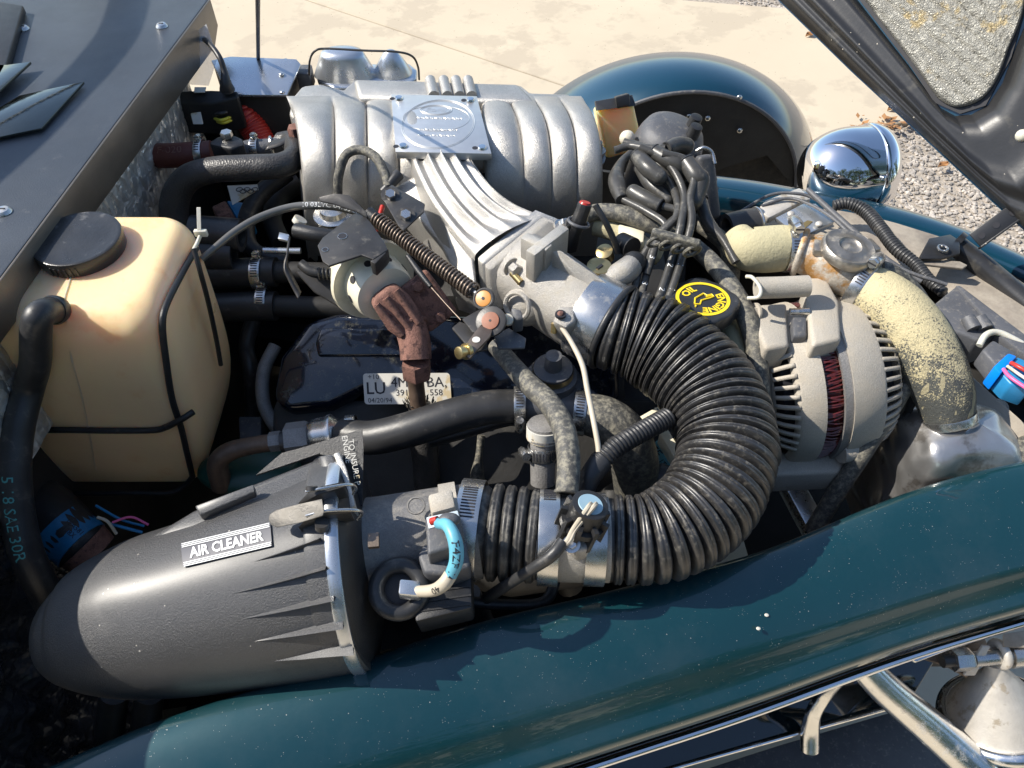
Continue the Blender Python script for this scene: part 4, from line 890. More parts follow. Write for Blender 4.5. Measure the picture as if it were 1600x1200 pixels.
# AIR CLEANER sticker wrapped on the shell
sp0, sp1 = at(283, 866, .905), at(424, 835, .905)
st = thing('sticker', 'silver AIR CLEANER sticker with white pinstripes', 'sticker', at(352, 850, .90))
def shell_hit(u, v, off=.0006):
    """surface point of the shell along a sight line of the survey photograph"""
    d = V(((u-800)/FPX, CP+(600-v)/FPX*SP, -SP+(600-v)/FPX*CP)).normalized(); t_ = .35
    for _ in range(400):
        p_ = CAMLOC + d*t_; best = 9
        for i in range(len(P)-1):
            ab = P[i+1]-P[i]; k = max(0, min(1, (p_-P[i]).dot(ab)/max(1e-9, ab.length_squared))); best = min(best, (p_-P[i]-ab*k).length - (R[i]+(R[i+1]-R[i])*k) - off)
        if best < 1e-5: break
        t_ += best*.9
    return p_
def stf(off):
    cs = {}
    N1, N2 = 12, 6
    for i in range(N1+1):
        for j in range(N2+1):
            a, b = i/N1, j/N2; u0, v0 = 282 + 140*a, 849 - 33*a; u1, v1 = 286 + 139*a, 886 - 33*a
            cs[i, j] = shell_hit(u0+(u1-u0)*b, v0+(v1-v0)*b, off)
    def fn(a, b):
        x = min(max(a, 0), 1)*N1; y = min(max(b, 0), 1)*N2; i = min(N1-1, int(x)); j = min(N2-1, int(y)); fx, fy = x-i, y-j
        return cs[i, j].lerp(cs[i+1, j], fx).lerp(cs[i, j+1].lerp(cs[i+1, j+1], fx), fy)
    return fn
s1, s2 = stf(.0012), stf(.0019)
M().grid(s1, 12, 6).build('foil', mat('graphite_sticker', (.10, .10, .115), .5, var=.05), st)
for y in (.03, .10, .17, .83, .90, .97): M().grid(lambda a, b: s2(.01+.98*a, y + (b-.5)*.035), 12, 1).build('pinstripe', m_white, st)
SW = (sp1-sp0).length
text_mesh('AIR CLEANER', .60, lambda x, y: s2(.5 + x*.225, .5 - y*.98), 'lettering', m_white, st, bold=.03)
# warning strip behind the rim
t = thing('warning_tag', 'black warning flap printed TO INSURE behind the silver rim', 'label', at(560, 720, .88))
pl = [(468, 700), (570, 664), (574, 700), (566, 790), (548, 770), (530, 705), (470, 712)]
M().plate([(400, 742, .895), (440, 708, .905), (470, 700, .91), (566, 670, .915), (568, 700, .915), (566, 790, .89), (552, 786, .89), (535, 712, .905), (500, 708, .905)], .9, .002).build('flap', m_plast, t)
td = (at(556, 740, .905)-at(548, 690, .917)).normalized(); tn_ = td.cross(V((-1, -.1, 0))).normalized(); tu = (-td).cross(V((0, -.3, 1))).normalized()
tup = V((1, .18, .1)).normalized()
text_mesh('TO INSURE P', .0075, flat(at(553, 722, .9165), td, tup), 'lettering', m_paper, t); text_mesh('ENGINE', .0075, flat(at(541, 702, .9175), td, tup), 'lettering', m_paper, t)
# ------------------------------------------------------------------ cream washer jug
jg = thing('fluid_jug', 'translucent cream plastic fluid jug with a black screw cap', 'jug', (-.47, .61, .66))
def rsec(x0, x1, y0, y1, z, r, n=8):
    out = []
    for cx_, cy_, g0 in ((x1-r, y1-r, 0), (x0+r, y1-r, PI/2), (x0+r, y0+r, PI), (x1-r, y0+r, 1.5*PI)):
        for i in range(n+1): g = g0 + PI/2*i/n; out.append(V((cx_+r*math.cos(g), cy_+r*math.sin(g), z)))
    return out
secs = []
def S_(x0, x1, y0, y1, z, r): secs.append(rsec(x0, x1, y0, y1, z, r))
X0, X1, Y0, Y1 = -.562, -.352, .528, .700
top = .968
for g in range(0, 7):
    a = g/6*PI/2; ins = .030*(1-math.sin(a)); S_(X0+ins, X1-ins*.8, Y0+ins*1.35, Y1-ins*.5, top - .030*(1-math.cos(a)), .034 - ins*.6)
S_(X0-.010, X1-.002, Y0-.002, Y1, .90, .034); S_(X0-.016, X1-.005, Y0-.003, Y1, .85, .032)
S_(X0-.022, X1-.010, Y0-.003, Y1, .79, .030); S_(X0-.024, X1-.017, Y0-.002, Y1, .745, .03); S_(X0-.024, X1-.030, Y0, Y1-.01, .70, .028); S_(X0-.020, X1-.042, Y0+.003, Y1-.03, .677, .026)
for g in range(1, 6):
    a = g/5*PI/2; ins = .014*(1-math.cos(a)); S_(X0-.020+ins, X1-.042-ins, Y0+.003+ins, Y1-.03-ins, .677-.012*math.sin(a), .024)
q = M(); n_ = len(secs[0]); v_ = [p_ for s_ in secs for p_ in s_]; f_ = [(i*n_+j, i*n_+(j+1) % n_, (i+1)*n_+(j+1) % n_, (i+1)*n_+j) for i in range(len(secs)-1) for j in range(n_)]
f_ += [tuple(range(n_)), tuple((len(secs)-1)*n_+j for j in range(n_))]; tank_o = q.add(v_, f_).build('tank', m_jug, jg, sharp=80, sub=1); JT = bvh(tank_o)
def jrod(pts, r, m, par, nm='rod', off=None):
    P = cr([onto(JT, a[0], a[1], (off if off is not None else r*.7), a[2] if len(a) > 2 else .8) for a in pts], 5); return M().tube(P, r, 10).build(nm, m, par, sharp=60)
# moulding seam
jrod([(114, 424), (106, 450), (101, 470), (104, 500), (112, 560), (128, 620), (140, 680), (150, 735)], .0009, m_jug, jg, 'mould_seam', .0002)
cc = at(131, 392, top-.001); cr_ = rad(66, cc)
M().lathe([(-.004, cr_*.93), (.002, cr_*.98), (.0145, cr_), (.0175, cr_*.985), (.0182, cr_*.95), (.0178, cr_*.9), (.0184, cr_*.5), (.0186, .001)], cc, UP, 64).build('cap', m_cap, jg)
q = M()
for i in range(6):
    g = -1.9 + .12*i; n__ = V((math.cos(g), math.sin(g), 0)); q.box(cc + n__*(cr_+.0002) + UP*.008, (.0012, .0016, .010), (n__, V((-n__.y, n__.x, 0)), UP))
q.build('cap_knurling', m_cap, jg)
# black wire cradle around the jug
def rod(name, spec, m, par, r=None, n=10, k=8):
    P, R = path(spec, k); return M().tube(P, r or R, n).build(name, m, par, sharp=60)
cra = thing('wire_cradle', 'black rod cradle wrapped round the cream jug', 'wire cradle', (-.40, .52, .66))
jrod([(303, 388, .96), (283, 425), (258, 474), (251, 505), (257, 560), (268, 620), (282, 665), (292, 705), (300, 742)], .0036, m_plast, cra)
rod('rod', [(303, 388, .962, 4), (313, 425, .94, 4), (325, 470, .90, 4), (338, 530, .84, 4), (345, 570, .80, 4)], m_plast, cra, .0028)
jrod([(30, 668), (60, 669), (110, 669), (160, 670), (210, 670), (245, 669), (262, 664)], .0037, m_plast, cra)
e_ = onto(JT, 262, 664, .0026, .8); M().tube(cr([e_, onto(JT, 270, 656, .006, .8), onto(JT, 281, 643, .011, .8), onto(JT, 290, 633, .014, .8)], 5), .0037, 10).build('rod', m_plast, cra)
e1_ = onto(JT, 55, 694, .003, .75); e2_ = onto(JT, 299, 742, .003, .69)
M().tube(cr([e1_, at(70, 730, .70), at(90, 766, .665), at(130, 771, .66), at(200, 770, .66), at(265, 770, .66), at(290, 757, .67), e2_], 6), .0034, 10).build('rod', m_plast, cra)
t = thing('cable_tie', 'natural nylon cable tie sticking up behind the jug corner', 'cable tie', at(310, 370, .95))
M().prism([at(307, 325, .985), at(313, 325, .985), at(314, 362, .965), at(308, 362, .965)], (0, .0012, 0)).build('tail', m_tie, t); M().box(at(314, 364, .962), (.014, .005, .008)).build('lock', m_tie, t, bevel=.001)
rod('tie_band', [(313, 368, .960, 3), (308, 380, .955, 3), (302, 391, .955, 3)], m_tie, t)
# vent hose on the jug front
hp = [(92, 484, .925, 18), (84, 505, .918, 20), (66, 545, .905, 21), (45, 600, .885, 23), (28, 665, .860, 25), (24, 730, .835, 27), (30, 800, .80, 28), (45, 865, .765, 28), (70, 920, .72, 28), (95, 970, .66, 28)]
f0_ = onto(JT, 92, 484, 0, .92); f1_ = onto(JT, 88, 498, .030, .91); hq = [at(*a_[:3]) for a_ in [(66, 548, .905), (45, 605, .885), (28, 668, .860), (22, 730, .835), (27, 800, .80), (42, 865, .765), (68, 920, .72), (95, 970, .66)]]
hp_ = [f0_ + V((0, -.004, .004)), f1_, hq[0].lerp(onto(JT, 70, 540, .034, .9), .6)] + hq[1:]
rr_h = [.0125, .0135, .0145, .0150, .0158, .0162, .0165, .0165, .0165, .0165]
pq = cr([V((a_.x, a_.y, a_.z, b_)) for a_, b_ in zip(hp_, rr_h)], 8); P = [V(a_[:3]) for a_ in pq]; R = [a_[3] for a_ in pq]
o_ = M().tube(P, R, 28).build('jug_hose', m_rubber, None, 'thick black vent hose curving down the left edge from the jug', 'hose')
text_mesh('5 18 SAE 30R', .016, wrap_on(P, R, V((.15, -.6, .8)), .275, 1), 'hose_print', mat('cyan_hose_print', (.07, .30, .30), .5), o_)
c_ = P[0]; M().lathe([(-.004, R[0]*1.08), (.003, R[0]*1.18), (.006, R[0]*1.08)], c_, P[2]-P[0], 32).build('hose_ferrule', m_cap, o_)
rod('ferrule_tab', [(107, 500, .915, 3), (101, 513, .905, 3)], m_cap, o_)
# blue taped hose lower left
P, R = path([(20, 770, .70, 45), (70, 800, .69, 46), (112, 838, .675, 44), (140, 858, .66, 38)]); t = thing('lower_hose', 'dark hose with a blue printed band below the cream jug', 'hose', P[1])
M().tube(P, R, 24).build('rubber', m_rubber, t)
P2, R2 = path([(93, 822, .683, 45), (128, 852, .668, 43)], 6); M().tube(P2, R2, 28).build('blue_band', m_cyan_d, t); text_mesh('12A581\n108X', .008, wrap_on(P2, R2, V((.3, -.1, 1)), .022, 1), 'band_print', m_ink, t)
P2, R2 = path([(128, 852, .668, 42), (148, 868, .655, 38)], 4); M().tube(P2, R2, 24).build('rusty_end', m_rust, t)
t = thing('wire_bundle', 'thin coloured wires in the dark gap above the air cleaner', 'wiring', at(200, 815, .72))
for nm, m_, pp in (('wire', m_wire_t, [(152, 808, .75, 2.5), (168, 815, .745, 2.5), (182, 834, .73, 2.5)]), ('wire', m_wire_p, [(176, 816, .74, 2), (205, 808, .74, 2), (232, 820, .73, 2)]), ('wire', m_cyan_d, [(170, 818, .735, 2.5), (200, 826, .73, 2.5), (222, 832, .72, 2.5)]), ('wire', m_cyan_d, [(150, 790, .74, 2), (190, 812, .735, 2), (225, 822, .72, 2)])): rod(nm, pp, m_, t)
# ------------------------------------------------------------------ back left corner
t = thing('fuse_box', 'black fuse box with coloured wires in its open end', 'fuse box', at(320, 190, .86))
M().prism([at(272, 142, .925), at(330, 140, .925), at(372, 142, .925), at(372, 152, .92), at(330, 162, .915), at(272, 160, .915)], (0, 0, -.05)).build('lid', m_plast, t, bevel=.003)
M().prism([at(274, 153, .91), at(328, 156, .91), at(330, 192, .88), at(274, 190, .88)], (0, .02, -.03)).build('case', m_plast, t, bevel=.004)
M().prism([at(332, 150, .905), at(370, 146, .905), at(368, 160, .89), at(332, 166, .89)], (0, .06, -.05)).build('wire_shroud', m_plast, t, bevel=.003)
M().prism([at(304, 136, .9265), at(322, 136, .9265), at(320, 144, .9265), at(303, 144, .9265)], (0, 0, -.001)).build('small_label', m_paper, t)
M().prism([at(298, 178, .905), at(313, 176, .905), at(317, 194, .895), at(302, 194, .895)], (0, .002, 0)).build('yellowed_tag', m_paper, t)
for m_, pp in ((m_red, [(330, 172, .90, 2.5), (342, 166, .905, 2.5), (360, 158, .90, 2.5)]), (m_wire_y, [(333, 184, .89, 2.5), (345, 188, .892, 2.5), (362, 182, .89, 2.5)]), (m_wire_y, [(334, 187, .885, 2.5), (348, 192, .887, 2.5), (365, 186, .885, 2.5)]), (m_red, [(330, 164, .90, 2), (345, 160, .905, 2), (358, 154, .90, 2)]), (m_rubber, [(330, 178, .895, 3), (346, 177, .90, 3), (366, 172, .895, 3)])): rod('wire', pp, m_, t)
bellows('red_conduit', 'bright red corrugated conduit beside the fuse box', [(372, 160, .885, 19), (382, 180, .875, 21), (395, 198, .86, 22), (410, 225, .84, 22)], .0048, .0012, m_red, n=24, double=False, cat='conduit')
M().prism([at(330, 94, .93), at(360, 88, .93), at(463, 92, .93), at(470, 100, .925), at(448, 148, .915), at(362, 148, .915), at(352, 140, .92)], (0, 0, -.004)).build('metal_cover', m_tin, None, 'bright zinc metal cover plate screwed over a black box behind the manifold', 'cover plate', bevel=.001)
t = thing('control_box', 'black box under the bright zinc cover plate', 'box', at(400, 150, .80)); M().prism([at(332, 98, .924), at(462, 98, .92), at(447, 147, .91), at(355, 147, .912)], (0, 0, -.13)).build('case', m_dark, t, bevel=.003)
for u, v in ((446, 94), (440, 116), (441, 144), (352, 110)): M().ball(at(u, v, .925), .004, 8, (1, 1, .6)).build('screw', m_steel, t)
M().box(at(478, 122, .90), (.02, .03, .03)).build('side_relay', m_plast_g, t, bevel=.003)
hose('black_cable', 'black cable arching from under the cowl lip to a moulded plug', 'cable', [(308, 55, .955, 4), (325, 66, .975, 4.2), (342, 88, .97, 4.5), (350, 110, .955, 5), (353, 130, .94, 9), (355, 140, .93, 12)], m_rubber, 12)
M().prism([at(296, 132, .93), at(290, 90, .945), at(300, 55, .98), at(322, 38, .99), at(340, 90, .95), at(326, 134, .93)], (0, .001, 0)).build('clear_sheet', m_clear, None, 'clear plastic sheet standing beyond the cowl corner', 'plastic sheet')
M().tube([at(403.5, 96, .92), at(403, 40, 1.02), at(402.5, -60, 1.2)], .0028, 10).build('antenna', m_plast, None, 'thin dark upright aerial mast above the zinc cover plate', 'aerial')
mc = thing('master_cylinder', 'zinc plated brake master cylinder lid with two domes under a wire bail', 'master cylinder', at(570, 110, .84))
M().prism([at(u, v, .905) for u, v in ((492, 110), (500, 100), (640, 98), (652, 108), (650, 122), (640, 132), (560, 136), (520, 136), (496, 124))], (0, 0, -.012)).build('lid', m_tin, mc, bevel=.004, seg=3)
M().prism([at(u, v, .89) for u, v in ((497, 112), (648, 110), (645, 128), (520, 138), (500, 124))], (0, 0, -.05)).build('reservoir', m_dsteel, mc, bevel=.004)
def dome(pix0, ztop, r0, r1, wv, par):
    c_ = at(*pix0, .905); M().lathe([(-.002, r0), (.004, r0*.98), (.02*wv, r1*1.1), (.030*wv, r1*.8), (.033*wv, .001)], c_, UP, 36, sc_ if False else None).build('dome', m_tin, par)
q = M(); c_ = at(540, 116, .905); q.lathe([(0, .048), (.004, .046), (.030, .034), (.036, .030), (.039, .020), (.040, .001)], (0, 0, 0), UP, 40)
for p_ in q.v: p_.x *= 1.0; p_.y *= .62; p_.x, p_.y, p_.z = p_.x + c_.x, p_.y + c_.y, p_.z + c_.z
q.build('dome', m_tin, mc)
q = M(); c_ = at(614, 114, .905); q.lathe([(0, .030), (.004, .029), (.022, .018), (.033, .010), (.036, .005), (.0365, .001)], (0, 0, 0), UP, 40)
for p_ in q.v: p_.y *= .75; p_.x, p_.y, p_.z = p_.x + c_.x, p_.y + c_.y, p_.z + c_.z
q.build('dome', m_tin, mc); M().ball(at(575, 114, .908), .014, 10, (1, .8, .7)).build('dimple', m_tin, mc)
rod('wire_bail', [(483, 124, .90, 2), (484, 95, .945, 2), (492, 80, .965, 2), (510, 76, .968, 2), (570, 79, .968, 2), (620, 81, .966, 2), (644, 88, .958, 2), (653, 104, .935, 2), (655, 124, .90, 2)], m_dsteel, mc, .0016)
# ------------------------------------------------------------------ coolant and heater hoses, left of the manifold
hose('heater_hose', 'thick woven black heater hose bending over beside the manifold', 'hose', [(300, 420, .78, 22), (278, 370, .83, 22), (272, 320, .87, 22), (290, 282, .90, 21), (330, 266, .915, 20), (390, 262, .92, 20), (440, 258, .92, 19), (462, 243, .915, 18), (455, 222, .905, 16), (438, 222, .90, 15)], m_braid, 28)
o_, P, R = hose('red_hose', 'short brick red silicone hose below the foil blanket', 'hose', [(232, 243, .895, 19), (270, 243, .895, 19), (332, 238, .895, 18)], m_redhose, 28, 4)
text_mesh('F-020', .014, wrap_on(P, R, V((0, -.5, .8)), .035, 1), 'hose_print', m_rust, o_)
c_ = at(314, 239, .895); clamp('small bright clamp on the brick red hose', c_, V((1, .03, 0)), rad(19, c_), .010, FACE, -58, (-20, 20), sc=.8)
t = thing('vacuum_valve', 'small faceted black valve block bolted above the heater hose', 'valve', at(352, 240, .87))
M().prism([at(u, v, .925) for u, v in ((325, 222), (340, 212), (366, 210), (379, 216), (381, 226), (360, 232), (332, 226))], (0, 0, -.05)).build('block', m_plast, t, bevel=.004); M().hexa(at(355, 214, .926), UP, .008, .008).build('top_bolt', m_steel, t)
t = thing('steel_fitting', 'grey steel pipe fitting clamped between black valve and manifold', 'pipe fitting', at(410, 232, .88))
P, R = path([(382, 235, .90, 14), (396, 232, .90, 14), (420, 230, .90, 13), (440, 226, .90, 13)], 4); M().tube(P, R, 24).build('pipe', m_plast_g, t); c_ = at(425, 229, .90); M().torus(c_, P[-1]-P[0], rad(14, c_), .0025, 32, 8).build('bead', m_steel, t)
c_ = at(399, 232, .90); clamp('small clamp with a brass screw on the grey pipe fitting', c_, V((1, .05, 0)), rad(14.5, c_), .010, FACE, -60, (-25, 25), sc=.8)
t = thing('support_strap', 'dark strap bolted with a rusty nut to the manifold corner', 'bracket', at(462, 215, .90))
strap_([(418, 228, .915), (440, 222, .918), (462, 212, .920), (474, 216, .918), (478, 226, .912)], .018, 'strap', m_dsteel, t); M().hexa(at(463, 212, .921), UP, .010, .014).build('rusty_nut', m_rust, t)
hose('vacuum_loop', 'thin black vacuum hose looping in front of the left runners', 'hose', [(528, 308, .90, 7), (529, 275, .925, 7.5), (540, 243, .945, 7.5), (562, 234, .95, 7.5), (585, 244, .95, 7.5), (600, 268, .94, 7.5), (607, 292, .93, 7)], m_rubber_d, 14)
hose('vacuum_elbow', 'small dark rubber elbow on the left side of the inlet elbow', 'hose', [(598, 300, .925, 7), (608, 290, .93, 8), (618, 278, .935, 9), (624, 272, .937, 9)], m_rubber, 16)
t = thing('paper_tag', 'pale printed paper tag in the shadow below the heater hose', 'tag', at(380, 300, .86))
P_ = [at(355, 290, .875), at(402, 288, .875), at(404, 296, .87), at(363, 320, .865)]; M().prism(P_, (0, 0, -.0008)).build('card', m_paper, t)
for k_ in range(5): c_ = at(374+6*k_, 296+3*(k_ % 2), .8745); M().torus(c_, UP, .0042, .0006, 14, 5).build('print_loop', m_ink, t)
for lb, sp_, m_ in (('dark hose end open towards the right, upper of the two beside the jug', [(300, 362, .865, 26), (340, 365, .862, 26), (378, 368, .86, 26)], m_rubber),
                    ('dark hose end open towards the right, lower of the two beside the jug', [(290, 395, .845, 25), (330, 397, .842, 25), (366, 398, .84, 25)], m_rubber)):
    hose('open_hose', lb, 'hose', sp_, m_, 26, 4, 'open hose ends', hollow=.68)
for lb, y_, zz, r_ in (('upper straight heater hose running right from behind the jug', 425, .815, 23), ('lower straight heater hose running right below its twin', 478, .785, 23)):
    hose('straight_hose', lb, 'hose', [(320, y_+4, zz, r_), (400, y_, zz, r_), (432, y_, zz, r_)], m_rubber, 24, 3, 'straight heater hoses')
    P, R = path([(425, y_, zz, 17), (470, y_+1, zz, 17), (600, y_+6, zz-.01, 17)], 3); M().tube(P, R, 20).build('heater_pipe', m_dark, None, 'dark steel heater pipe joined to the %s hose' % ('upper' if y_ == 425 else 'lower'), 'pipe', 'heater pipes')
c_ = at(404, 427, .815); clamp('clamp on the upper straight heater hose, screw below', c_, V((1, 0, 0)), rad(23.5, c_), .0135, FACE, -64, (-35, 35), sc=1)
c_ = at(413, 472, .787); clamp('clamp on the lower straight heater hose, screw below', c_, V((1, 0, 0)), rad(23.5, c_), .0135, FACE, -62, (-35, 35), sc=1)
hose('ribbed_loom', 'dark ribbed conduit descending behind the throttle cable', 'conduit', [(450, 270, .85, 13), (410, 300, .84, 14), (388, 335, .83, 14), (385, 370, .82, 14), (400, 395, .81, 14), (450, 410, .80, 12)], m_rubber, 16)
hose('far_loom', 'second dark conduit in the shadow left of the manifold foot', 'conduit', [(470, 285, .82, 14), (440, 305, .81, 15), (425, 340, .80, 15), (440, 380, .79, 15)], m_dark, 16)
t = thing('shadowed_connector', 'teal and rust coloured connector in the shadow behind the jug', 'connector', at(365, 335, .80)); M().prism([at(u, v, .83) for u, v in ((330, 322), (352, 312), (372, 345), (350, 356))], (0, 0, -.03)).build('rusty_half', m_rust, t, bevel=.003); M().prism([at(u, v, .83) for u, v in ((353, 312), (385, 316), (395, 340), (373, 346))], (0, 0, -.03)).build('blue_half', m_cyan_d, t, bevel=.003)
# throttle cable with printed sheath
o_, P, R = hose('throttle_cable', 'silver sheathed throttle cable arching over the heater pipes', 'cable', [(315, 405, .925, 5), (335, 388, .93, 5.5), (370, 360, .935, 6), (410, 338, .938, 6.2), (460, 323, .94, 6.2), (510, 322, .94, 6), (545, 328, .935, 5.5), (575, 340, .93, 5)], mat('grey_cable_sheath', (.20, .19, .17), .3, metal=.5, var=.1), 16)
text_mesh('10 03LVC 04753 00L09', .0085, wrap_on(P, R, V((0, -.6, .8)), .175, 1), 'sheath_print', m_white, o_)
# tilted brackets
t = thing('cable_bracket', 'black two hole cable bracket over the cream valve', 'bracket', at(545, 390, .90))
bp_ = [(496, 383), (504, 371), (552, 334), (566, 332), (580, 348), (602, 380), (606, 390), (583, 405), (565, 398), (514, 415), (504, 408)]
M().plate(bp_, .945, .003).build('plate', m_dsteel, t, bevel=.001)
M().plate([(583, 404), (607, 388), (602, 396), (586, 412), (578, 408)], .944, .018).build('bent_tab', m_dsteel, t, bevel=.001)
for u, v, r_ in ((535, 369, .0052), (508, 390, .0034)): M().lathe([(0, r_), (.0004, r_)], at(u, v, .9452), UP, 20).build('hole', m_ink, t); M().torus(at(u, v, .9454), UP, r_, .0004, 24, 6).build('hole_rim', m_steel, t)
M().plate([(498, 308, .955), (522, 302, .96), (545, 304, .96), (572, 330, .95), (574, 340, .945), (556, 330, .95), (520, 318, .952), (500, 314, .952)], .95, .002).build('wing_guard', m_dsteel, None, 'curved dark metal guard leaf above the silver cable end', 'guard', bevel=.0008)
M().plate([(594, 302), (612, 288), (664, 318), (662, 330), (630, 360), (622, 352), (604, 320)], .948, .003).build('pedal_bracket', m_dsteel, None, 'dark angled bracket bolted to the side of the inlet elbow', 'bracket', bevel=.001)
t = thing('bracket_bolts', 'pair of washered bolts on the dark angled bracket', 'bolts', at(620, 320, .945))
for u, v in ((610, 306), (634, 338)): M().lathe([(0, .011), (.0015, .011), (.0017, .006)], at(u, v, .9485), V((.1, -.4, 1)), 24).build('washer', m_dsteel, t); M().hexa(at(u, v, .950), V((.1, -.4, 1)), .0065, .006).build('bolt_head', m_steel, t)
rod('red_wire', [(598, 322, .93, 4), (593, 338, .925, 4), (586, 360, .915, 5)], m_red, t)
# return springs
def helix(P0, P1, rc, rw, turns, n=14):
    a, b, d = basis(P1-P0); L_ = (P1-P0).length; out = []
    for i in range(turns*n+1):
        g = 2*PI*i/n; out.append(P0 + a*(L_*i/(turns*n)) + (b*math.cos(g)+d*math.sin(g))*rc)
    return out
t = thing('return_spring', 'dark coiled throttle return spring hooked to the orange bushing', 'spring', at(660, 400, .93))
p0, p1 = at(588, 342, .940), at(740, 456, .925); M().tube(helix(p0, p1, .0085, .0012, 34), .00135, 6).build('coil', m_brown, t, sharp=80)
M().tube([p0, p1], .0045, 12).build('inner_spring', m_dsteel, t); M().tube([at(576, 334, .942), at(592, 345, .94)], [.009, .007], 16).build('end_cup', m_plast, t)
p2 = at(756, 467, .925); M().torus(p2, V((-.3, -.5, .8)), .0105, .002, 28, 8).build('eyelet', m_dsteel, t); M().lathe([(-.002, .0088), (.002, .0088), (.0025, .007)], p2, V((-.3, -.5, .8)), 28).build('orange_bush', m_orange, t); M().lathe([(.0026, .0018), (.0030, .0018)], p2, V((-.3, -.5, .8)), 10).build('bush_pin', m_ink, t)
M().tube([p1, p2], .003, 8).build('hook', m_steel, t)
t = thing('throttle_linkage', 'stamped steel throttle lever with a worn red bushing', 'linkage', at(765, 510, .90))
M().plate([(722, 498), (758, 478), (775, 484), (782, 500), (770, 522), (752, 524), (738, 518)], .918, .003).build('back_plate', m_dsteel, t, bevel=.0008)
M().plate([(706, 512), (718, 502), (742, 512), (760, 530), (762, 545), (748, 548), (728, 538)], .908, .003).build('sector', m_dsteel, t, bevel=.0008)
c_ = at(767, 502, .924); ux = V((-.25, -.45, .85)); M().lathe([(-.003, .0165), (.001, .0165), (.0015, .0155)], c_, ux, 32).build('hub_disc', m_dsteel, t); M().lathe([(.0016, .0098), (.003, .0095), (.0032, .008)], c_, ux, 28).build('red_bush', m_bush, t); M().lathe([(.0033, .0014), (.0036, .0014)], c_, ux, 8).build('bush_centre', m_ink, t)
M().plate([(752, 506), (770, 514), (766, 526), (746, 546), (734, 560), (722, 552), (730, 534), (742, 518)], .922, .003).build('crank_arm', m_brown, t, bevel=.001)
M().lathe([(0, .0042), (.0005, .0042)], at(744, 531, .9222), UP, 18).build('arm_hole', m_paper, t)
p0 = at(729, 549, .92); M().lathe([(-.002, .0085), (.002, .0085), (.0022, .0065), (.011, .0065), (.0115, .0055)], p0, V((-.6, -.5, .35)), 24).build('brass_stud', m_brass, t)
p0 = at(794, 500, .915); M().lathe([(-.004, .006), (.006, .006), (.0065, .005)], p0, V((-.1, -.6, .8)), 20).build('white_stud', m_tie, t)
M().prism([at(798, 480, .925), at(815, 484, .925), at(818, 498, .92), at(802, 500, .918)], (0, 0, -.02)).build('clip_nut', m_plast_g, t, bevel=.002)
M().plate([(772, 524), (795, 512), (822, 528), (820, 543), (790, 544), (778, 544)], .90, .003).build('lower_sector', m_plast_g, t, bevel=.001)
rod('inner_cable', [(637, 400, .935, 4), (655, 425, .93, 5), (673, 448, .925, 4)], m_plast, t); rod('bare_cable', [(673, 448, .925, 1.2), (696, 474, .92, 1.2), (720, 500, .917, 1.2)], m_brown, t)
# ------------------------------------------------------------------ perforated cream EGR valve and rusty elbow
ev_ = thing('egr_valve', 'cream pressed steel valve with oval vent holes', 'valve', at(600, 450, .84))
ax = V((.42, -.70, .10)).normalized(); c_ = at(586, 440, .885)
M().lathe([(-.038, rad(34, c_)), (-.036, rad(56, c_)), (-.014, rad(64, c_)), (-.006, rad(69, c_)), (-.001, rad(67, c_)), (-.004, rad(56, c_)), (-.004, rad(46, c_))], c_, ax, 48).build('flange_dish', m_cream, ev_)
M().lathe([(-.004, rad(49, c_)), (.024, rad(48, c_)), (.031, rad(45, c_)), (.033, rad(32, c_))], c_, ax, 48).build('perforated_cup', m_cream, ev_)
a_2, b_2, d_2 = basis(ax, UP)
for k_ in range(9):
    g = 2*PI*k_/9 + .2; n__ = b_2*math.cos(g)+d_2*math.sin(g); tt = a_2.cross(n__); r0 = rad(48.5, c_); q = M(); o__ = c_ + a_2*.013 + n__*r0
    q.prism([o__ + a_2*.0058*math.cos(h) + tt*.0042*math.sin(h) for h in [2*PI*i/16 for i in range(16)]], n__*.0006).build('vent_hole', m_ink, ev_)
M().lathe([(0, rad(20, c_)), (.01, rad(16, c_)), (.014, rad(10, c_))], at(575, 398, .91), V((-.2, -.2, 1)), 24).build('vacuum_port', m_cream, ev_)
rl = thing('rusty_elbow', 'rust coated cast elbow hanging from the cream valve', 'exhaust elbow', at(640, 530, .82))
q0, q1 = at(600, 458, .905), at(648, 520, .862); Lx = (q1-q0).normalized(); Vw = (CAMLOC-q0).normalized(); Wx = Lx.cross(Vw).normalized(); Nx = Wx.cross(Lx)
if Nx.dot(Vw) < 0: Nx = -Nx
LN = (q1-q0).length; m0 = (q0+q1)/2
M().prism([m0 + Lx*a_*LN + Wx*b__*.001 + Nx*.012 for a_, b__ in ((-.50, -17), (-.56, -6), (-.56, 12), (-.46, 19), (.10, 22), (.42, 17), (.50, 8), (.50, -12), (.36, -19), (-.2, -21))], -Nx*.034).build('casting', m_rust, rl, bevel=.006, seg=3)
for b__ in (-.012, .002, .015): M().tube([m0 - Lx*LN*.44 + Wx*b__ + Nx*.0118, m0 + Lx*LN*.34 + Wx*b__*.85 + Nx*.0118], .0042, 14).build('rib', m_rust, rl)
P, R = path([(640, 505, .868, 25), (648, 535, .855, 25), (650, 562, .842, 24)], 4); M().tube(P, R, 32).build('outlet', m_rust, rl, sharp=60); M().torus(P[0], P[1]-P[0], R[0]*.98, .003, 32, 8).build('outlet_collar', m_rust, rl)
e0_ = at(668, 470, .88); M().box(e0_, (.042, .062, .016), (Wx, Lx, Nx)).build('mount_flange', m_rust, rl, bevel=.005, seg=3)
for sg in (-1, 1): M().hexa(e0_ + Lx*.022*sg + Nx*.008, Nx, .0065, .006).build('flange_nut', m_rust, rl)
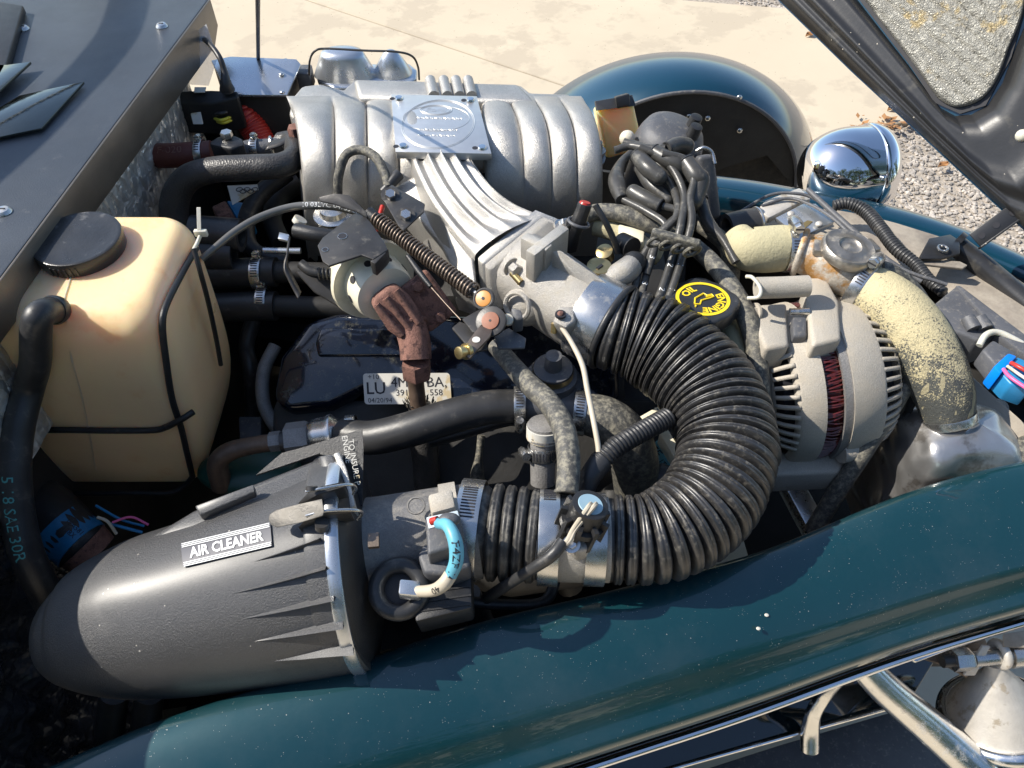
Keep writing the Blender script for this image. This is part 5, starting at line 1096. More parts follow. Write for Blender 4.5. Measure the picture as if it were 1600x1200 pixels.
p0 = at(650, 565, .838); M().hexa(p0, V((0, -.25, -1)), rad(24, p0), .022).build('union_nut', m_rust, rl)
P, R = path([(648, 575, .825, 13), (650, 600, .80, 13), (655, 645, .765, 13)], 4); M().tube(P, R, 20).build('down_pipe', m_rustpipe, rl)
sl_ = hose('braided_sleeve', 'woven black sleeve on the pipe below the rusty elbow', 'sleeve', [(656, 630, .772, 17), (658, 655, .755, 20), (662, 690, .73, 22), (666, 730, .70, 21), (668, 780, .66, 20)], m_braid, 28)[0]
q = M(); rr3 = random.Random(2); c_ = at(656, 632, .774)
for i in range(70):
    g = rr3.uniform(0, 6.28); n__ = V((math.cos(g), math.sin(g)*.6, .1)); p0 = c_ + n__*rr3.uniform(.013, .017); q.tube([p0 - UP*.004, p0 + n__*.003 + UP*rr3.uniform(.002, .008)], .0004, 4)
q.build('frayed_threads', m_rubber_d, sl_)
# connectors left of the valve
t = thing('sensor_clips', 'black twin connector with a bright clip left of the cable bracket', 'connector', at(490, 360, .90))
P, R = path([(462, 360, .93, 12), (490, 366, .93, 12), (530, 372, .925, 12)], 3); M().tube(P, R, 20, hollow=.7).build('barrel', m_plast, t); M().tube([at(470, 342, .935), at(466, 349, .93)], .008, 16).build('tip', m_tie, t)
M().plate([(436, 362), (452, 366), (450, 376), (434, 372)], .93, .004).build('side_clip', m_tin, t, bevel=.001)
strap_([(452, 375, .93), (449, 395, .928), (446, 415, .922), (452, 430, .915), (462, 450, .905), (468, 462, .90)], .010, 'torn_strap', m_dsteel, t, .0025)
rod('tube', [(470, 412, .90, 8), (490, 425, .895, 9), (530, 430, .89, 9)], m_rubber, t)
for u in range(6): c_ = at(500+6*u, 428, .893); M().torus(c_, V((1, 0, 0)), .0068, .0010, 18, 6).build('tube_ring', m_rubber, t)
M().plate([(462, 424, .885), (480, 424, .885), (520, 440, .875), (545, 470, .86), (532, 480, .855), (490, 455, .868)], .87, .003).build('shield_leaf', m_dsteel, None, 'curved dark shield leaf running to the rim of the cream valve', 'shield', bevel=.001)
hose('silver_tube', 'small bright tube end in the shadow beside the heater pipes', 'tube', [(412, 391, .84, 5), (445, 392, .84, 5), (470, 392, .84, 5)], m_tin, 10, 3)
t = thing('pressure_regulator', 'round silver fuel regulator at the foot of the second runner', 'regulator', at(520, 345, .86)); c_ = at(522, 338, .88); M().lathe([(-.03, .021), (-.004, .021), (0, .026), (.004, .026), (.005, .018), (.012, .016), (.013, .002)], c_, UP, 32).build('can', m_steel, t)
# ------------------------------------------------------------------ pipes below the valve cover
P, R = path([(440, 690, .76, 14), (400, 695, .755, 14), (360, 705, .75, 15), (340, 725, .735, 16), (348, 760, .70, 17)]); M().tube(P, R, 18).build('coolant_tube', m_rustpipe, None, 'stained steel tube curving down left of the hex coupling', 'pipe')
t = thing('hex_coupling', 'large steel hex coupling and check valve above the air cleaner', 'coupling', at(490, 690, .74))
c_ = at(422, 692, .77); cax = V((1, .12, .05)).normalized()
def seg_hex(u, w_, r, m_, nm): 
    p_ = at(u, 690-.08*(u-430), .77); M().hexa(p_, cax, rad(r, p_), w_).build(nm, m_, t)
seg_hex(422, .014, 16, m_cast_grey, 'lock_nut'); 
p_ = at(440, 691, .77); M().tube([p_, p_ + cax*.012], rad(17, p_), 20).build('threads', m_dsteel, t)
seg_hex(449, .026, 28, m_cast_grey, 'hex_body')
p_ = at(484, 682, .77); M().lathe([(0, rad(22, p_)), (.008, rad(27, p_)), (.020, rad(28, p_)), (.024, rad(31, p_)), (.027, rad(31, p_)), (.036, rad(20, p_)), (.044, rad(17, p_))], p_, cax, 36).build('valve_bell', m_steel, t)
c_ = at(550, 672, .775); clamp('clamp with upright screw on the left end of the long coolant hose', c_, cax, rad(22, c_), .012, FACE, 70, (-30, 30))
o_, P, R = hose('coolant_hose', 'long black coolant hose rising right from the hex coupling', 'hose', [(535, 678, .775, 25), (580, 684, .785, 27), (640, 671, .80, 28), (700, 652, .81, 28), (760, 637, .815, 27), (808, 634, .815, 26)], m_rubber, 28)

c_ = at(812, 634, .815); clamp('clamp with a large screw above on the right end of the long coolant hose', c_, V((1, 0, 0)), rad(29, c_), .013, FACE, 62, (-40, 20))
P, R = path([(820, 634, .815, 22), (860, 636, .815, 22), (905, 642, .815, 24)], 3); M().tube(P, R, 24).build('coolant_tee', m_plast_g, None, 'dark grey coolant tee between the two clamped hoses', 'pipe tee')
c_ = at(906, 645, .815); clamp('bright clamp at the elbow hose right of the coolant tee', c_, V((1, -.15, 0)), rad(34, c_), .014, FACE, None, (-40, 25))
hose('elbow_hose', 'fat dusty elbow hose dropping under the ribbed vent tube', 'hose', [(912, 646, .815, 32), (945, 655, .815, 36), (975, 680, .80, 38), (990, 715, .77, 38), (995, 760, .72, 36)], m_rubber_d, 32)
t = thing('vertical_valve', 'upright grey check valve printed with part numbers under the curved hose', 'valve', at(850, 700, .78))
P, R = path([(848, 755, .80, 19), (848, 700, .835, 20), (849, 688, .842, 20), (849, 686, .843, 26), (850, 664, .857, 27), (850, 660, .86, 24)], 1); M().tube(P, R, 28).build('body', m_cast_grey, t, sharp=40)
P2, R2 = path([(849, 683, .844, 26.8), (850, 666, .857, 27.5)], 1); M().tube(P2, R2, 28).build('white_band', m_paper, t); text_mesh('947-9F480', .007, (lambda c__, r__: (lambda x, y: c__ + V((r__*math.sin(x/r__), -r__*math.cos(x/r__)*.8 , y*.8 + r__*math.cos(x/r__)*.1))))(at(850, 674, .852), R2[0]*1.12), 'band_print', m_ink, t)
c_ = at(848, 706, .831); clamp('worn clamp with screw at left on the upright check valve', c_, P[0]-P[1], rad(21.5, c_), .014, FACE, 75, (-50, 45))
o_, P, R = hose('breather_hose', 'grey hose curving down onto the joining pipe', 'hose', [(775, 540, .865, 14), (800, 570, .87, 15), (828, 602, .875, 17), (858, 630, .88, 18), (880, 668, .885, 18.5), (888, 710, .885, 18.5), (888, 745, .88, 18.5), (886, 770, .875, 18.5)], m_rubber_d, 26)

c_ = P[-1]; M().torus(c_, P[-1]-P[-3], R[-1]*.98, .002, 28, 8).build('hose_end', m_rubber_d, o_)
P, R = path([(782, 540, .868, 12), (806, 572, .876, 12)], 2)
c_ = at(840, 604, .875)
hose('thin_cable', 'thin grey and white cable dropping beside the throttle body', 'cable', [(878, 512, .905, 4), (893, 535, .90, 4), (910, 570, .895, 4.5), (918, 610, .89, 4.5), (928, 660, .885, 4.5), (935, 700, .875, 4.5), (934, 718, .87, 4.5)], m_wire_t, 12)
bellows('small_conduit', 'small ribbed black conduit crossing inside the hose loop', [(934, 724, .865, 17), (960, 700, .87, 17), (1000, 676, .87, 17), (1045, 652, .865, 17)], .0042, .0014, m_rubber, n=24, double=False, cat='conduit')
hose('conduit_boot', 'black tape boot at the lower end of the small ribbed conduit', 'boot', [(915, 765, .85, 15), (922, 745, .86, 17), (940, 720, .865, 19)], m_rubber, 20)
t = thing('vacuum_regulator', 'stacked round vacuum regulator below the throttle stop', 'regulator', at(862, 610, .78)); c_ = at(862, 610, .815)
M().lathe([(-.03, .020), (.0, .024), (.001, .031), (.010, .031), (.011, .034), (.016, .034), (.017, .028), (.028, .028), (.029, .023), (.040, .022), (.041, .010), (.060, .009), (.0605, .004)], c_, V((0, 0, 1)), 40).build('body', m_plast_g, t, sharp=35)
M().lathe([(.0302, .0235), (.038, .0232)], c_, UP, 40, closed_ends=False).build('gold_band', m_brass, t); M().box(c_ + V((.004, -.033, .006)), (.008, .004, .006)).build('slot', m_ink, t)
# label and cream bracket seen through the loop of the big hose
t = thing('belt_label', 'bright blue printed label on a cream part inside the hose loop', 'label', at(1030, 720, .70))
M().prism([at(u, v, .74) for u, v in ((1012, 700), (1032, 684), (1066, 735), (1042, 758))], (0, 0, -.03)).build('blue_label', m_cyan, t); text_mesh('ZE', .016, flat(at(1023, 704, .7405), V((.5, -.8, 0)), V((.8, .5, 0))), 'label_print', m_ink, t); text_mesh('JTC-982', .010, flat(at(1046, 735, .7405), V((.5, -.8, 0)), V((.8, .5, 0))), 'label_print', m_ink, t)
for a in (0, 26): M().prism([at(1030+a, 676-a*.2, .76), at(1044+a, 670-a*.2, .76), at(1086+a, 740, .76), at(1074+a, 748, .76)], (0, 0, -.04)).build('cream_bar', m_cream, t, bevel=.002)
M().prism([at(990, 655, .79), at(1030, 632, .79), at(1042, 640, .79), (at(1000, 668, .79))], (0, 0, -.02)).build('cream_lug', m_cream, t, bevel=.003)
M().lathe([(-.02, .018), (0, .018), (.012, .004)], at(1025, 745, .74), V((-.7, .3, .1)), 20).build('lamp_tip', m_plast_g, t)
for lb, u, v, r_ in (('dark round pulley boss inside the hose loop, upper', 985, 735, 34), ('dark round pulley boss inside the hose loop, lower', 965, 775, 22)):
    c_ = at(u, v, .70); M().lathe([(-.05, rad(r_, c_)), (0, rad(r_, c_)), (.004, rad(r_*.8, c_)), (.008, rad(r_*.4, c_))], c_, V((.3, -.3, 1)), 32).build('pulley_boss', m_dark, None, lb, 'pulley', 'pulley bosses')
hose('plug_lead_low', 'short ignition lead marked 3 in the shadow under the coolant hose', 'ignition lead', [(752, 680, .74, 6), (748, 715, .72, 6), (746, 740, .70, 11), (746, 760, .68, 12)], m_rubber_d, 12)
hose('under_hose', 'thinner dark hose hidden under the long coolant hose', 'hose', [(670, 690, .77, 10), (720, 676, .775, 11), (770, 662, .78, 10), (800, 655, .78, 10)], m_rubber, 14)
hose('lower_loom', 'black corrugated loom hanging under the sensor block', 'conduit', [(730, 930, .74, 22), (745, 960, .71, 22), (760, 1000, .66, 22)], m_rubber, 16)
hose('cross_loom', 'thin black loom crossing under the short ribbed hose', 'conduit', [(730, 940, .77, 9), (790, 945, .765, 9), (850, 940, .76, 9), (870, 900, .76, 9)], m_rubber, 12)
for u in (180, 235): hose('drop_hose', 'ribbed dark hose dropping below the bullet nose, %s one' % ('left' if u == 180 else 'right'), 'hose', [(u, 1080, .66, 22), (u-5, 1110, .62, 22), (u-10, 1160, .55, 22)], m_rubber, 18, 4, 'hoses under the bullet nose')
M().tube(cr([at(395, 500, .72), at(385, 540, .70), at(392, 580, .68), at(395, 640, .62), at(390, 700, .58)], 6), .011, 14).build('dipstick_tube', m_dsteel, None, 'dull steel dipstick tube left of the valve cover', 'tube')
M().prism([at(u, v, .66) for u, v in ((372, 650), (408, 650), (408, 690), (374, 688))], (0, 0, -.08)).build('bracket_block', m_plast_g, None, 'small grey block left of the valve cover', 'block', bevel=.003)
M().tube(cr([at(430, 540, .735), at(412, 580, .72), at(412, 630, .70), at(432, 668, .68), at(450, 680, .67)], 6), .009, 12).build('edge_pipe', m_cast_grey, None, 'curved grey pipe hugging the left end of the valve cover', 'pipe')
M().ball(at(390, 735, .70), .05, 12, (1.3, .7, .35)).build('green_casting', m_green, None, 'dark green casting deep below the stained tube', 'casting')
# ------------------------------------------------------------------ distributor and ignition leads
ds = thing('distributor', 'dusty black distributor cap with leads plugged in', 'distributor', at(1035, 240, .84)); c_ = at(1040, 236, .90)
M().lathe([(-.06, .040), (-.01, .043), (.0, .048), (.008, .048), (.022, .045), (.034, .040), (.040, .030), (.042, .002)], c_, V((.2, -.1, 1)), 40).build('cap', m_plast_g, ds)
for k_ in range(2):
    g = -.6+.9*k_; n__ = V((math.cos(g), math.sin(g), 0)); M().lathe([(0, .009), (.016, .008), (.017, .005)], c_ + n__*.026 + V((.006, -.003, .034)), V((.2, -.1, 1)), 16).build('tower', m_plast, ds)
ld = 0
def lead(lb, wire, boot):
    global ld
    t = thing('ignition_lead', lb, 'ignition lead', at(*wire[0][:3]), 'ignition leads')
    P, R = path(wire); M().tube(P, R, 14).build('wire', m_wirecov, t, sharp=60)
    P2, R2 = path(boot, 6); M().tube(P2, R2, 18).build('boot', m_wirecov, t, sharp=60); M().ball(P2[-1], R2[-1], 10).build('boot_tip', m_wirecov, t)
    M().torus(P2[0], P2[1]-P2[0], R2[0]*.95, .0014, 18, 6).build('boot_lip', m_rubber, t)
    return t, P, R
Z = .93
LD = [('lead whose fat boot crosses the top left of the distributor', [(1010, 430, .90, 6.3), (1030, 370, .92, 6.3), (1058, 335, .935, 6.3), (1050, 290, .94, 6.3), (1010, 235, .955, 6.3), (975, 222, .955, 6.3)], [(996, 243, .955, 12), (1012, 262, .955, 14), (1030, 276, .952, 13)]),
      ('lead with a long bright boot right of centre above the distributor', [(1024, 480, .89, 6.3), (1048, 410, .91, 6.3), (1064, 350, .935, 6.3), (1068, 300, .945, 6.3), (1040, 250, .96, 6.3), (1000, 230, .965, 6.3)], [(1022, 236, .962, 11), (1045, 250, .960, 13), (1062, 260, .955, 14), (1058, 285, .93, 13)]),
      ('lead arching right of the distributor with a bent boot', [(1040, 480, .89, 6.3), (1062, 415, .91, 6.3), (1080, 350, .935, 6.3), (1078, 310, .945, 6.3), (1084, 280, .955, 6.3), (1070, 250, .965, 6.3), (1035, 240, .968, 6.3)], [(1072, 252, .962, 13), (1088, 275, .955, 15), (1094, 283, .95, 15), (1084, 315, .935, 14)]),
      ('lead with a bulging boot at the lower left of the distributor', [(1000, 470, .89, 6.3), (1012, 420, .90, 6.3), (1022, 372, .915, 6.3), (1040, 352, .925, 6.3), (1010, 330, .925, 6.3), (975, 312, .92, 6.3)], [(972, 312, .92, 10), (966, 292, .92, 14), (963, 276, .92, 12), (972, 252, .92, 6.3), (985, 240, .92, 6.3)]),
      ('lead lying level with its boot pointing left', [(990, 460, .89, 6.3), (1005, 400, .905, 6.3), (1040, 355, .925, 6.3), (1062, 332, .93, 6.3), (1036, 322, .93, 6.3)], [(1032, 322, .93, 11), (1010, 312, .93, 13), (990, 300, .93, 12)]),
      ('lead with a short boot in the middle of the bundle', [(1030, 475, .89, 6.3), (1055, 400, .91, 6.3), (1070, 345, .93, 6.3), (1062, 310, .935, 6.3), (1045, 280, .935, 6.3)], [(1000, 262, .93, 10), (1018, 288, .93, 12), (1044, 312, .925, 11)]),
      ('rear lead whose boot plugs into the top of the distributor', [(960, 235, .95, 6), (985, 228, .955, 6), (1010, 232, .96, 7), (1040, 232, .965, 6.3)], [(1042, 232, .965, 10), (1058, 226, .962, 12), (1072, 228, .955, 13)]),
      ('lead leaving the bundle low on the right', [(1150, 410, .90, 6.3), (1130, 375, .91, 6.3), (1105, 345, .915, 10), (1094, 310, .92, 10)], [(1094, 312, .92, 12), (1088, 295, .925, 13), (1078, 285, .925, 12)])]
LP = []
for a in LD: LP.append(lead('ignition ' + a[0], a[1], a[2]))
for i_, s_ in ((0, '3'), (1, '2'), (2, '1'), (3, '3')):
    t, P, R = LP[i_]
    for k_ in (.022, .055): text_mesh(s_, .010, wrap_on(P, R, V((0, -.5, 1)), k_, -1), 'number', m_white, t)
t = thing('lead_separator', 'dusty black comb clip holding four ignition leads apart', 'clip', at(1055, 375, .93)); p0, p1 = at(1018, 364, .948), at(1094, 384, .945); x_ = (p1-p0).normalized(); M().box((p0+p1)/2, ((p1-p0).length, .010, .012), (x_, UP.cross(x_), UP)).build('bar', m_rubber_d, t, bevel=.003, seg=3)
for k_ in range(4): p_ = p0.lerp(p1, .12+.25*k_); M().torus(p_ - UP*.010, V((.25, -.8, -.3)), .0095, .0022, 20, 8).build('ring', m_rubber_d, t)
M().lathe([(0, .004), (.0006, .0045)], at(462, 188, .945), V((-.3, -.5, .8)), 20).build('boss_hole', m_ink, im)
# amber reservoir, coil, filter can
t = thing('amber_reservoir', 'amber plastic reservoir with a black rim behind the distributor', 'reservoir', at(962, 200, .80))
M().prism([at(932, 166, .93), at(990, 160, .93), at(1006, 232, .87), at(948, 248, .86)], (0, .05, -.03)).build('bottle', m_brake, t, bevel=.006, seg=3)
M().prism([at(930, 158, .935), at(988, 148, .935), at(994, 165, .93), at(932, 173, .93)], (0, .01, -.006)).build('rim', m_plast, t, bevel=.001); M().prism([at(962, 152, .945), at(984, 146, .945), at(985, 164, .935), at(964, 170, .93)], (0, .02, -.01)).build('latch_tab', m_plast, t, bevel=.002); M().ball(at(980, 216, .925), .0105, 12).build('white_knob', m_tie, t)
t = thing('ignition_coil', 'upright dark steel can with a bright rim right of the leads', 'coil', at(1110, 300, .80))
M().prism([at(1090, 244, .93), at(1117, 240, .93), at(1128, 340, .85), at(1108, 345, .85)], (0, .03, -.02)).build('housing', m_plast_g, t, bevel=.006, seg=3); P, R = path([(1088, 236, .94, 3), (1100, 231, .945, 3), (1112, 238, .94, 3), (1117, 256, .93, 3)]); M().tube(P, R, 10).build('bright_rim', m_steel, t)
t = thing('filter_canister', 'small silver banded canister behind the upper radiator hose', 'canister', at(1160, 355, .84)); P, R = path([(1135, 356, .875, 22), (1165, 350, .875, 23), (1182, 348, .875, 23)], 2); M().tube(P, R, 28, hollow=.7).build('can', m_dsteel, t); M().torus(P[-1], P[-1]-P[0], R[-1], .002, 32, 8).build('rim', m_steel, t)
hose('fuel_hose', 'grey dusty hose crossing behind the black connector', 'hose', [(895, 350, .90, 12), (930, 332, .905, 13), (975, 335, .91, 14), (1020, 352, .905, 14), (1060, 372, .89, 14)], m_rubber_d, 20)
hose('dusty_fitting', 'tan dusty hose elbow below the black connector', 'hose', [(930, 352, .885, 16), (965, 362, .885, 17), (1000, 385, .88, 16), (1030, 400, .87, 15)], m_yhose2, 20)
M().prism([at(u, v, .90) for u, v in ((966, 348), (1008, 358), (1006, 378), (990, 376), (968, 366))], (0, 0, -.02)).build('cream_block', m_cream, None, 'small cream plastic block between the dusty hoses', 'block', bevel=.003)
t = thing('black_connector', 'upright black electrical plug with an orange red seal', 'connector', at(900, 370, .88)); P, R = path([(888, 385, .895, 17), (896, 360, .92, 14), (905, 345, .935, 13), (912, 325, .95, 12), (914, 318, .955, 12)], 1)
M().tube(P, R, 8).build('plug', m_plast, t, bevel=.001); M().torus(at(904, 348, .933), P[3]-P[2], .0125, .002, 20, 8).build('collar', m_plast_g, t); M().lathe([(0, .007), (.002, .006)], P[-1], P[-1]-P[-2], 12).build('seal', m_red, t)
rod('lead_wire', [(930, 320, .955, 5), (945, 345, .94, 5), (958, 372, .92, 5), (966, 395, .90, 5)], m_rubber, t)
t = thing('small_port', 'black capped port left of the numbered ignition leads', 'port', at(980, 400, .87)); M().tube([at(970, 378, .90), at(988, 388, .905)], [.012, .013], 20).build('cap', m_plast, t); M().lathe([(-.01, .010), (.004, .010), (.005, .007)], at(945, 395, .90), V((-.3, -.3, 1)), 18).build('brass_nut', m_brass, t); M().tube([at(1000, 378, .88), at(1018, 392, .885)], .010, 16).build('cream_pipe', m_cream, t)
hose('dusty_hose', 'long dusty hose running down past the oil cap to the alternator', 'hose', [(1085, 385, .90, 13), (1112, 410, .90, 14), (1140, 445, .895, 15), (1162, 485, .885, 16), (1178, 530, .87, 16), (1185, 580, .85, 16), (1190, 640, .82, 16)], m_rubber_d, 24)
hose('second_dusty_hose', 'second dusty hose alongside the first, left of the alternator', 'hose', [(1120, 470, .86, 14), (1142, 520, .855, 15), (1156, 570, .84, 15), (1160, 620, .81, 15)], m_yhose2, 20)
hose('dark_elbow_hose', 'dark hose bending down between ignition coil and radiator hose', 'hose', [(1085, 345, .89, 13), (1115, 365, .89, 13), (1135, 385, .885, 13), (1142, 412, .875, 14), (1140, 450, .85, 14)], m_rubber_d, 20)
# ------------------------------------------------------------------ oil cap
oc = thing('oil_cap', 'black lobed oil filler cap with yellow ENGINE OIL print', 'oil cap', at(1100, 478, .86)); c_ = at(1098, 467, .90); un = V((-.02, .10, 1)).normalized(); ux_ = (V((1, .12, 0)) - un*V((1, .12, 0)).dot(un)).normalized(); uy_ = un.cross(ux_)
orr = rad(53, c_); q = M(); lob = []
for i in range(96):
    g = 2*PI*i/96; r = orr*(1 + .10*max(0, math.cos(g*4+.7))**.6); lob.append(c_ + ux_*r*math.cos(g) + uy_*r*math.sin(g))
q.prism(lob, -un*.020).build('cap', m_cap, oc, bevel=.003, seg=3, sharp=35)
M().tube([c_ - un*.02, c_ - un*.06], orr*.55, 28).build('filler_neck', m_dark, oc)
oo = c_ + un*.0006; rr4 = orr*.74
q = M(); q.grid(lambda a, b: oo + (ux_*math.cos(2*PI*a)+uy_*math.sin(2*PI*a))*rr4*(1.0+.07*(b*2-1)), 64, 1, True); q.build('yellow_ring', m_yellow, oc)
th0 = math.radians(118)  # the print is turned on the cap
X_ = ux_*math.cos(th0)+uy_*math.sin(th0); Y_ = un.cross(X_)
def arcf(R_, g0): return lambda x, y: oo + (ux_*math.cos(g0 - x/R_) + uy_*math.sin(g0 - x/R_))*(R_ + y)
def arcf_in(R_, g0): return lambda x, y: oo + (ux_*math.cos(g0 + x/R_) + uy_*math.sin(g0 + x/R_))*(R_ - y)
text_mesh('OIL', .013, arcf(rr4*.68, math.radians(128)), 'print', m_yellow, oc, bold=.03)
text_mesh('ENGINE', .0125, arcf(rr4*.72, math.radians(-45)), 'print', m_yellow, oc, bold=.03)
def can(pts, r=.0009): 
    P = [oo + ux_*x*rr4 + uy_*y*rr4 + un*.0002 for x, y in pts]; M().tube(P, r, 6).build('can_mark', m_yellow, oc)
can([(-.42, -.30), (-.30, .05), (.12, .30), (.22, .16), (.42, .20), (.46, .05), (.28, -.02), (.10, -.06), (-.10, -.12), (-.22, -.35), (-.42, -.30)], .0011); can([(.16, .08), (.40, .12)]); can([(-.45, -.42), (-.40, -.45)], .0016)
# ------------------------------------------------------------------ alternator
al = thing('alternator', 'dusty cast alternator with vented ends and dark red windings', 'alternator', at(1275, 640, .70))
ac_ = at(1262, 594, .785); aa = V((.985, .10, .10)).normalized(); k = rad(1, ac_)
rA = 128*k
M().lathe([(-78*k, rA*.62), (-70*k, rA*.72), (90*k, rA*.70), (96*k, rA*.5)], ac_, aa, 40).build('inner_drum', m_ink, al)
M().lathe([(-26*k, rA*.90), (16*k, rA*.90)], ac_, aa, 48, closed_ends=False).build('windings_back', m_wred, al)
a_3, b_3, d_3 = basis(aa, FACE)
q = M(); rr5 = random.Random(4)
for i in range(90):
    g = -1.5 + 3.0*i/90 + rr5.uniform(-.02, .02); n__ = b_3*math.cos(g)+d_3*math.sin(g); g2 = g + rr5.uniform(-.10, .10); n2 = b_3*math.cos(g2)+d_3*math.sin(g2)
    q.tube(cr([ac_ + a_3*(-30*k) + n__*rA*.91, ac_ + a_3*(-10*k) + (n__+n2).normalized()*rA*.955, ac_ + a_3*(12*k) + n2*rA*.91], 3), .0011, 5)
q.build('windings', m_wred, al)['kind'] = 'stuff'
M().lathe([(4*k, rA*.93), (4*k, rA*.985), (28*k, rA*.985), (28*k, rA*.93)], ac_, aa, 56, closed_ends=False).build('core_ring', m_cast_grey, al)
M().lathe([(-62*k, rA*.86), (-60*k, rA*.93), (-54*k, rA*.965), (-28*k, rA*.985), (-22*k, rA*.985), (-22*k, rA*.90)], ac_, aa, 64, closed_ends=False).build('rear_housing', m_alt, al)
M().lathe([(16*k, rA*.95), (16*k, rA*1.0), (60*k, rA*.985), (64*k, rA*.96), (64*k, rA*.86)], ac_, aa, 64, closed_ends=False).build('front_housing', m_alt, al)
def fins(x0, x1, r0, r1, nm, ga=-1.05, gb=1.1, n=15):
    for i in range(n):
        g = ga + (gb-ga)*i/(n-1); n__ = b_3*math.cos(g)+d_3*math.sin(g); tt = a_3.cross(n__); C_ = cr([(x0, r0), ((x0+x1)/2, (r0+r1)/2 + rA*.02*(1 if True else 0)), (x1, r1)] and [V((x0, r0, 0)), V(((x0*.35+x1*.65), r0*.35+r1*.65+rA*.02, 0)), V((x1, r1, 0))], 4); q = M()
        q.grid(lambda a, b: ac_ + a_3*C_[int(round(a*(len(C_)-1)))].x + n__*C_[int(round(a*(len(C_)-1)))].y + tt*(b-.5)*.0048, len(C_)-1, 1); q.build('fin', m_alt, al, solid=.003)
fins(60*k, 94*k, rA*.96, rA*.80, 'front', -.95, 1.25, 19); fins(-58*k, -86*k, rA*.95, rA*.78, 'rear', -.95, 1.1, 17)
M().lathe([(94*k, rA*.80), (98*k, rA*.76), (100*k, rA*.5)], ac_, aa, 48).build('front_nose', m_alt, al); M().lathe([(-86*k, rA*.80), (-90*k, rA*.74), (-92*k, rA*.3)], ac_, aa, 48).build('rear_cap', m_alt, al)
M().lathe([(104*k, rA*.40), (106*k, rA*.66), (112*k, rA*.68), (118*k, rA*.60), (124*k, rA*.68), (128*k, rA*.66), (130*k, rA*.3)], ac_, aa, 48).build('pulley', m_dark, al)
# mounting lugs, rectangular blocks, regulator and bolts
M().prism([at(u, v, .884) for u, v in ((1186, 474), (1230, 472), (1234, 540), (1196, 545), (1180, 505))], (0, .0, -.04)).build('rear_lug', m_alt, al, bevel=.005, seg=3)
M().prism([at(u, v, .893) for u, v in ((1262, 432), (1292, 432), (1312, 470), (1316, 530), (1270, 540), (1260, 470))], (0, .0, -.04)).build('front_lug', m_alt, al, bevel=.005, seg=3)
M().prism([at(1238, 494, .892), at(1261, 494, .892), at(1262, 526, .886), at(1240, 526, .886)], (0, 0, -.02)).build('terminal_block', m_plast_g, al, bevel=.003); M().tube([at(1234, 487, .892), at(1264, 487, .892)], .004, 12).build('through_bolt', m_steel, al)
bolt(at(1182, 489, .882), (-1, -.2, .2), .008, .010, m_alt, al)
M().prism([at(u, v, .745) for u, v in ((1212, 705), (1322, 690), (1328, 720), (1310, 738), (1210, 742))], (0, 0, -.04)).build('lower_arm', m_alt, al, bevel=.005, seg=3)
p_ = at(1312, 706, .765); M().tube([p_, p_ + V((.018, .004, 0))], .014, 20).build('lower_boss', m_alt, al); M().hexa(p_ + V((.020, .004, 0)), V((1, .1, 0)), .0085, .010).build('lower_nut', m_steel, al)
P, R = path([(1182, 450, .915, 17), (1220, 449, .915, 17), (1262, 447, .915, 17)], 2); M().tube(P, R, 28).build('upper_pipe', m_alt, None, 'short tan pipe capped above the alternator', 'pipe'); 
P, R = path([(1166, 432, .925, 3), (1176, 434, .928, 3), (1188, 450, .925, 3), (1185, 464, .92, 3), (1168, 466, .915, 3)]); M().tube(P, R, 10).build('wire_clip', m_tie, None, 'bent cream wire clip on the short tan pipe', 'clip')
# ------------------------------------------------------------------ radiator neck, cap, hoses
M().tube(*path([(1150, 372, .90, 26), (1165, 388, .90, 33), (1190, 390, .90, 36), (1222, 388, .90, 36), (1240, 390, .90, 33)]), 32).build('upper_hose', m_yhose2, None, 'tan dusted radiator hose stub left of the filler neck', 'radiator hose')
c_ = at(1234, 390, .90); clamp('tall clamp with a barrel screw left of the filler neck', c_, V((1, .0, 0)), rad(34, c_), .014, FACE, -42, (0, 30), m_steel, sc=1.35)
nk = thing('filler_neck', 'scaly rust stained brass radiator filler neck', 'filler neck', at(1305, 420, .85))
P, R = path([(1240, 392, .90, 30), (1255, 396, .90, 31), (1280, 404, .898, 36), (1310, 420, .895, 37), (1335, 436, .89, 33), (1352, 448, .888, 32)], 5); M().tube(P, R, 36).build('body', m_neck, nk, sharp=60)
c_ = at(1250, 394, .90); M().torus(c_, P[2]-P[0], rad(33, c_), .004, 40, 10).build('bead', m_neck, nk)
c_ = at(1324, 402, .905); M().lathe([(-.03, rad(30, c_)), (0, rad(33, c_)), (.014, rad(36, c_)), (.016, rad(38, c_))], c_, V((.1, -.05, 1)), 40).build('cup', m_neck, nk)
pc = nk; c_ = at(1325, 390, .924); un2 = V((.10, -.05, 1)).normalized(); rc_ = rad(43, c_)
M().lathe([(-.006, rc_*.98), (-.004, rc_), (.004, rc_*.97), (.006, rc_*.90), (.004, rc_*.74), (.006, rc_*.60), (.007, rc_*.42), (.004, rc_*.36), (.004, rc_*.2), (.0065, .001)], c_, un2, 56).build('pressure_cap', m_capm, pc, label='weathered pressed steel pressure cap', sharp=60)
for g in (2.9, .3): n__ = V((math.cos(g), math.sin(g), 0)); M().box(c_ + n__*rc_*1.02 - UP*.004, (.012, .022, .010), (n__, UP.cross(n__), UP)).build('cap_ear', m_capm, pc, bevel=.003)
M().tube([at(1356, 414, .905), at(1378, 424, .90)], .009, 16).build('overflow_spigot', m_neck, nk)
hose('overflow_hose', 'small grey overflow hose leaving right of the pressure cap', 'hose', [(1374, 420, .905, 14), (1395, 428, .90, 14), (1418, 445, .89, 13), (1438, 470, .875, 13), (1448, 500, .855, 12)], m_rubber_d, 20)
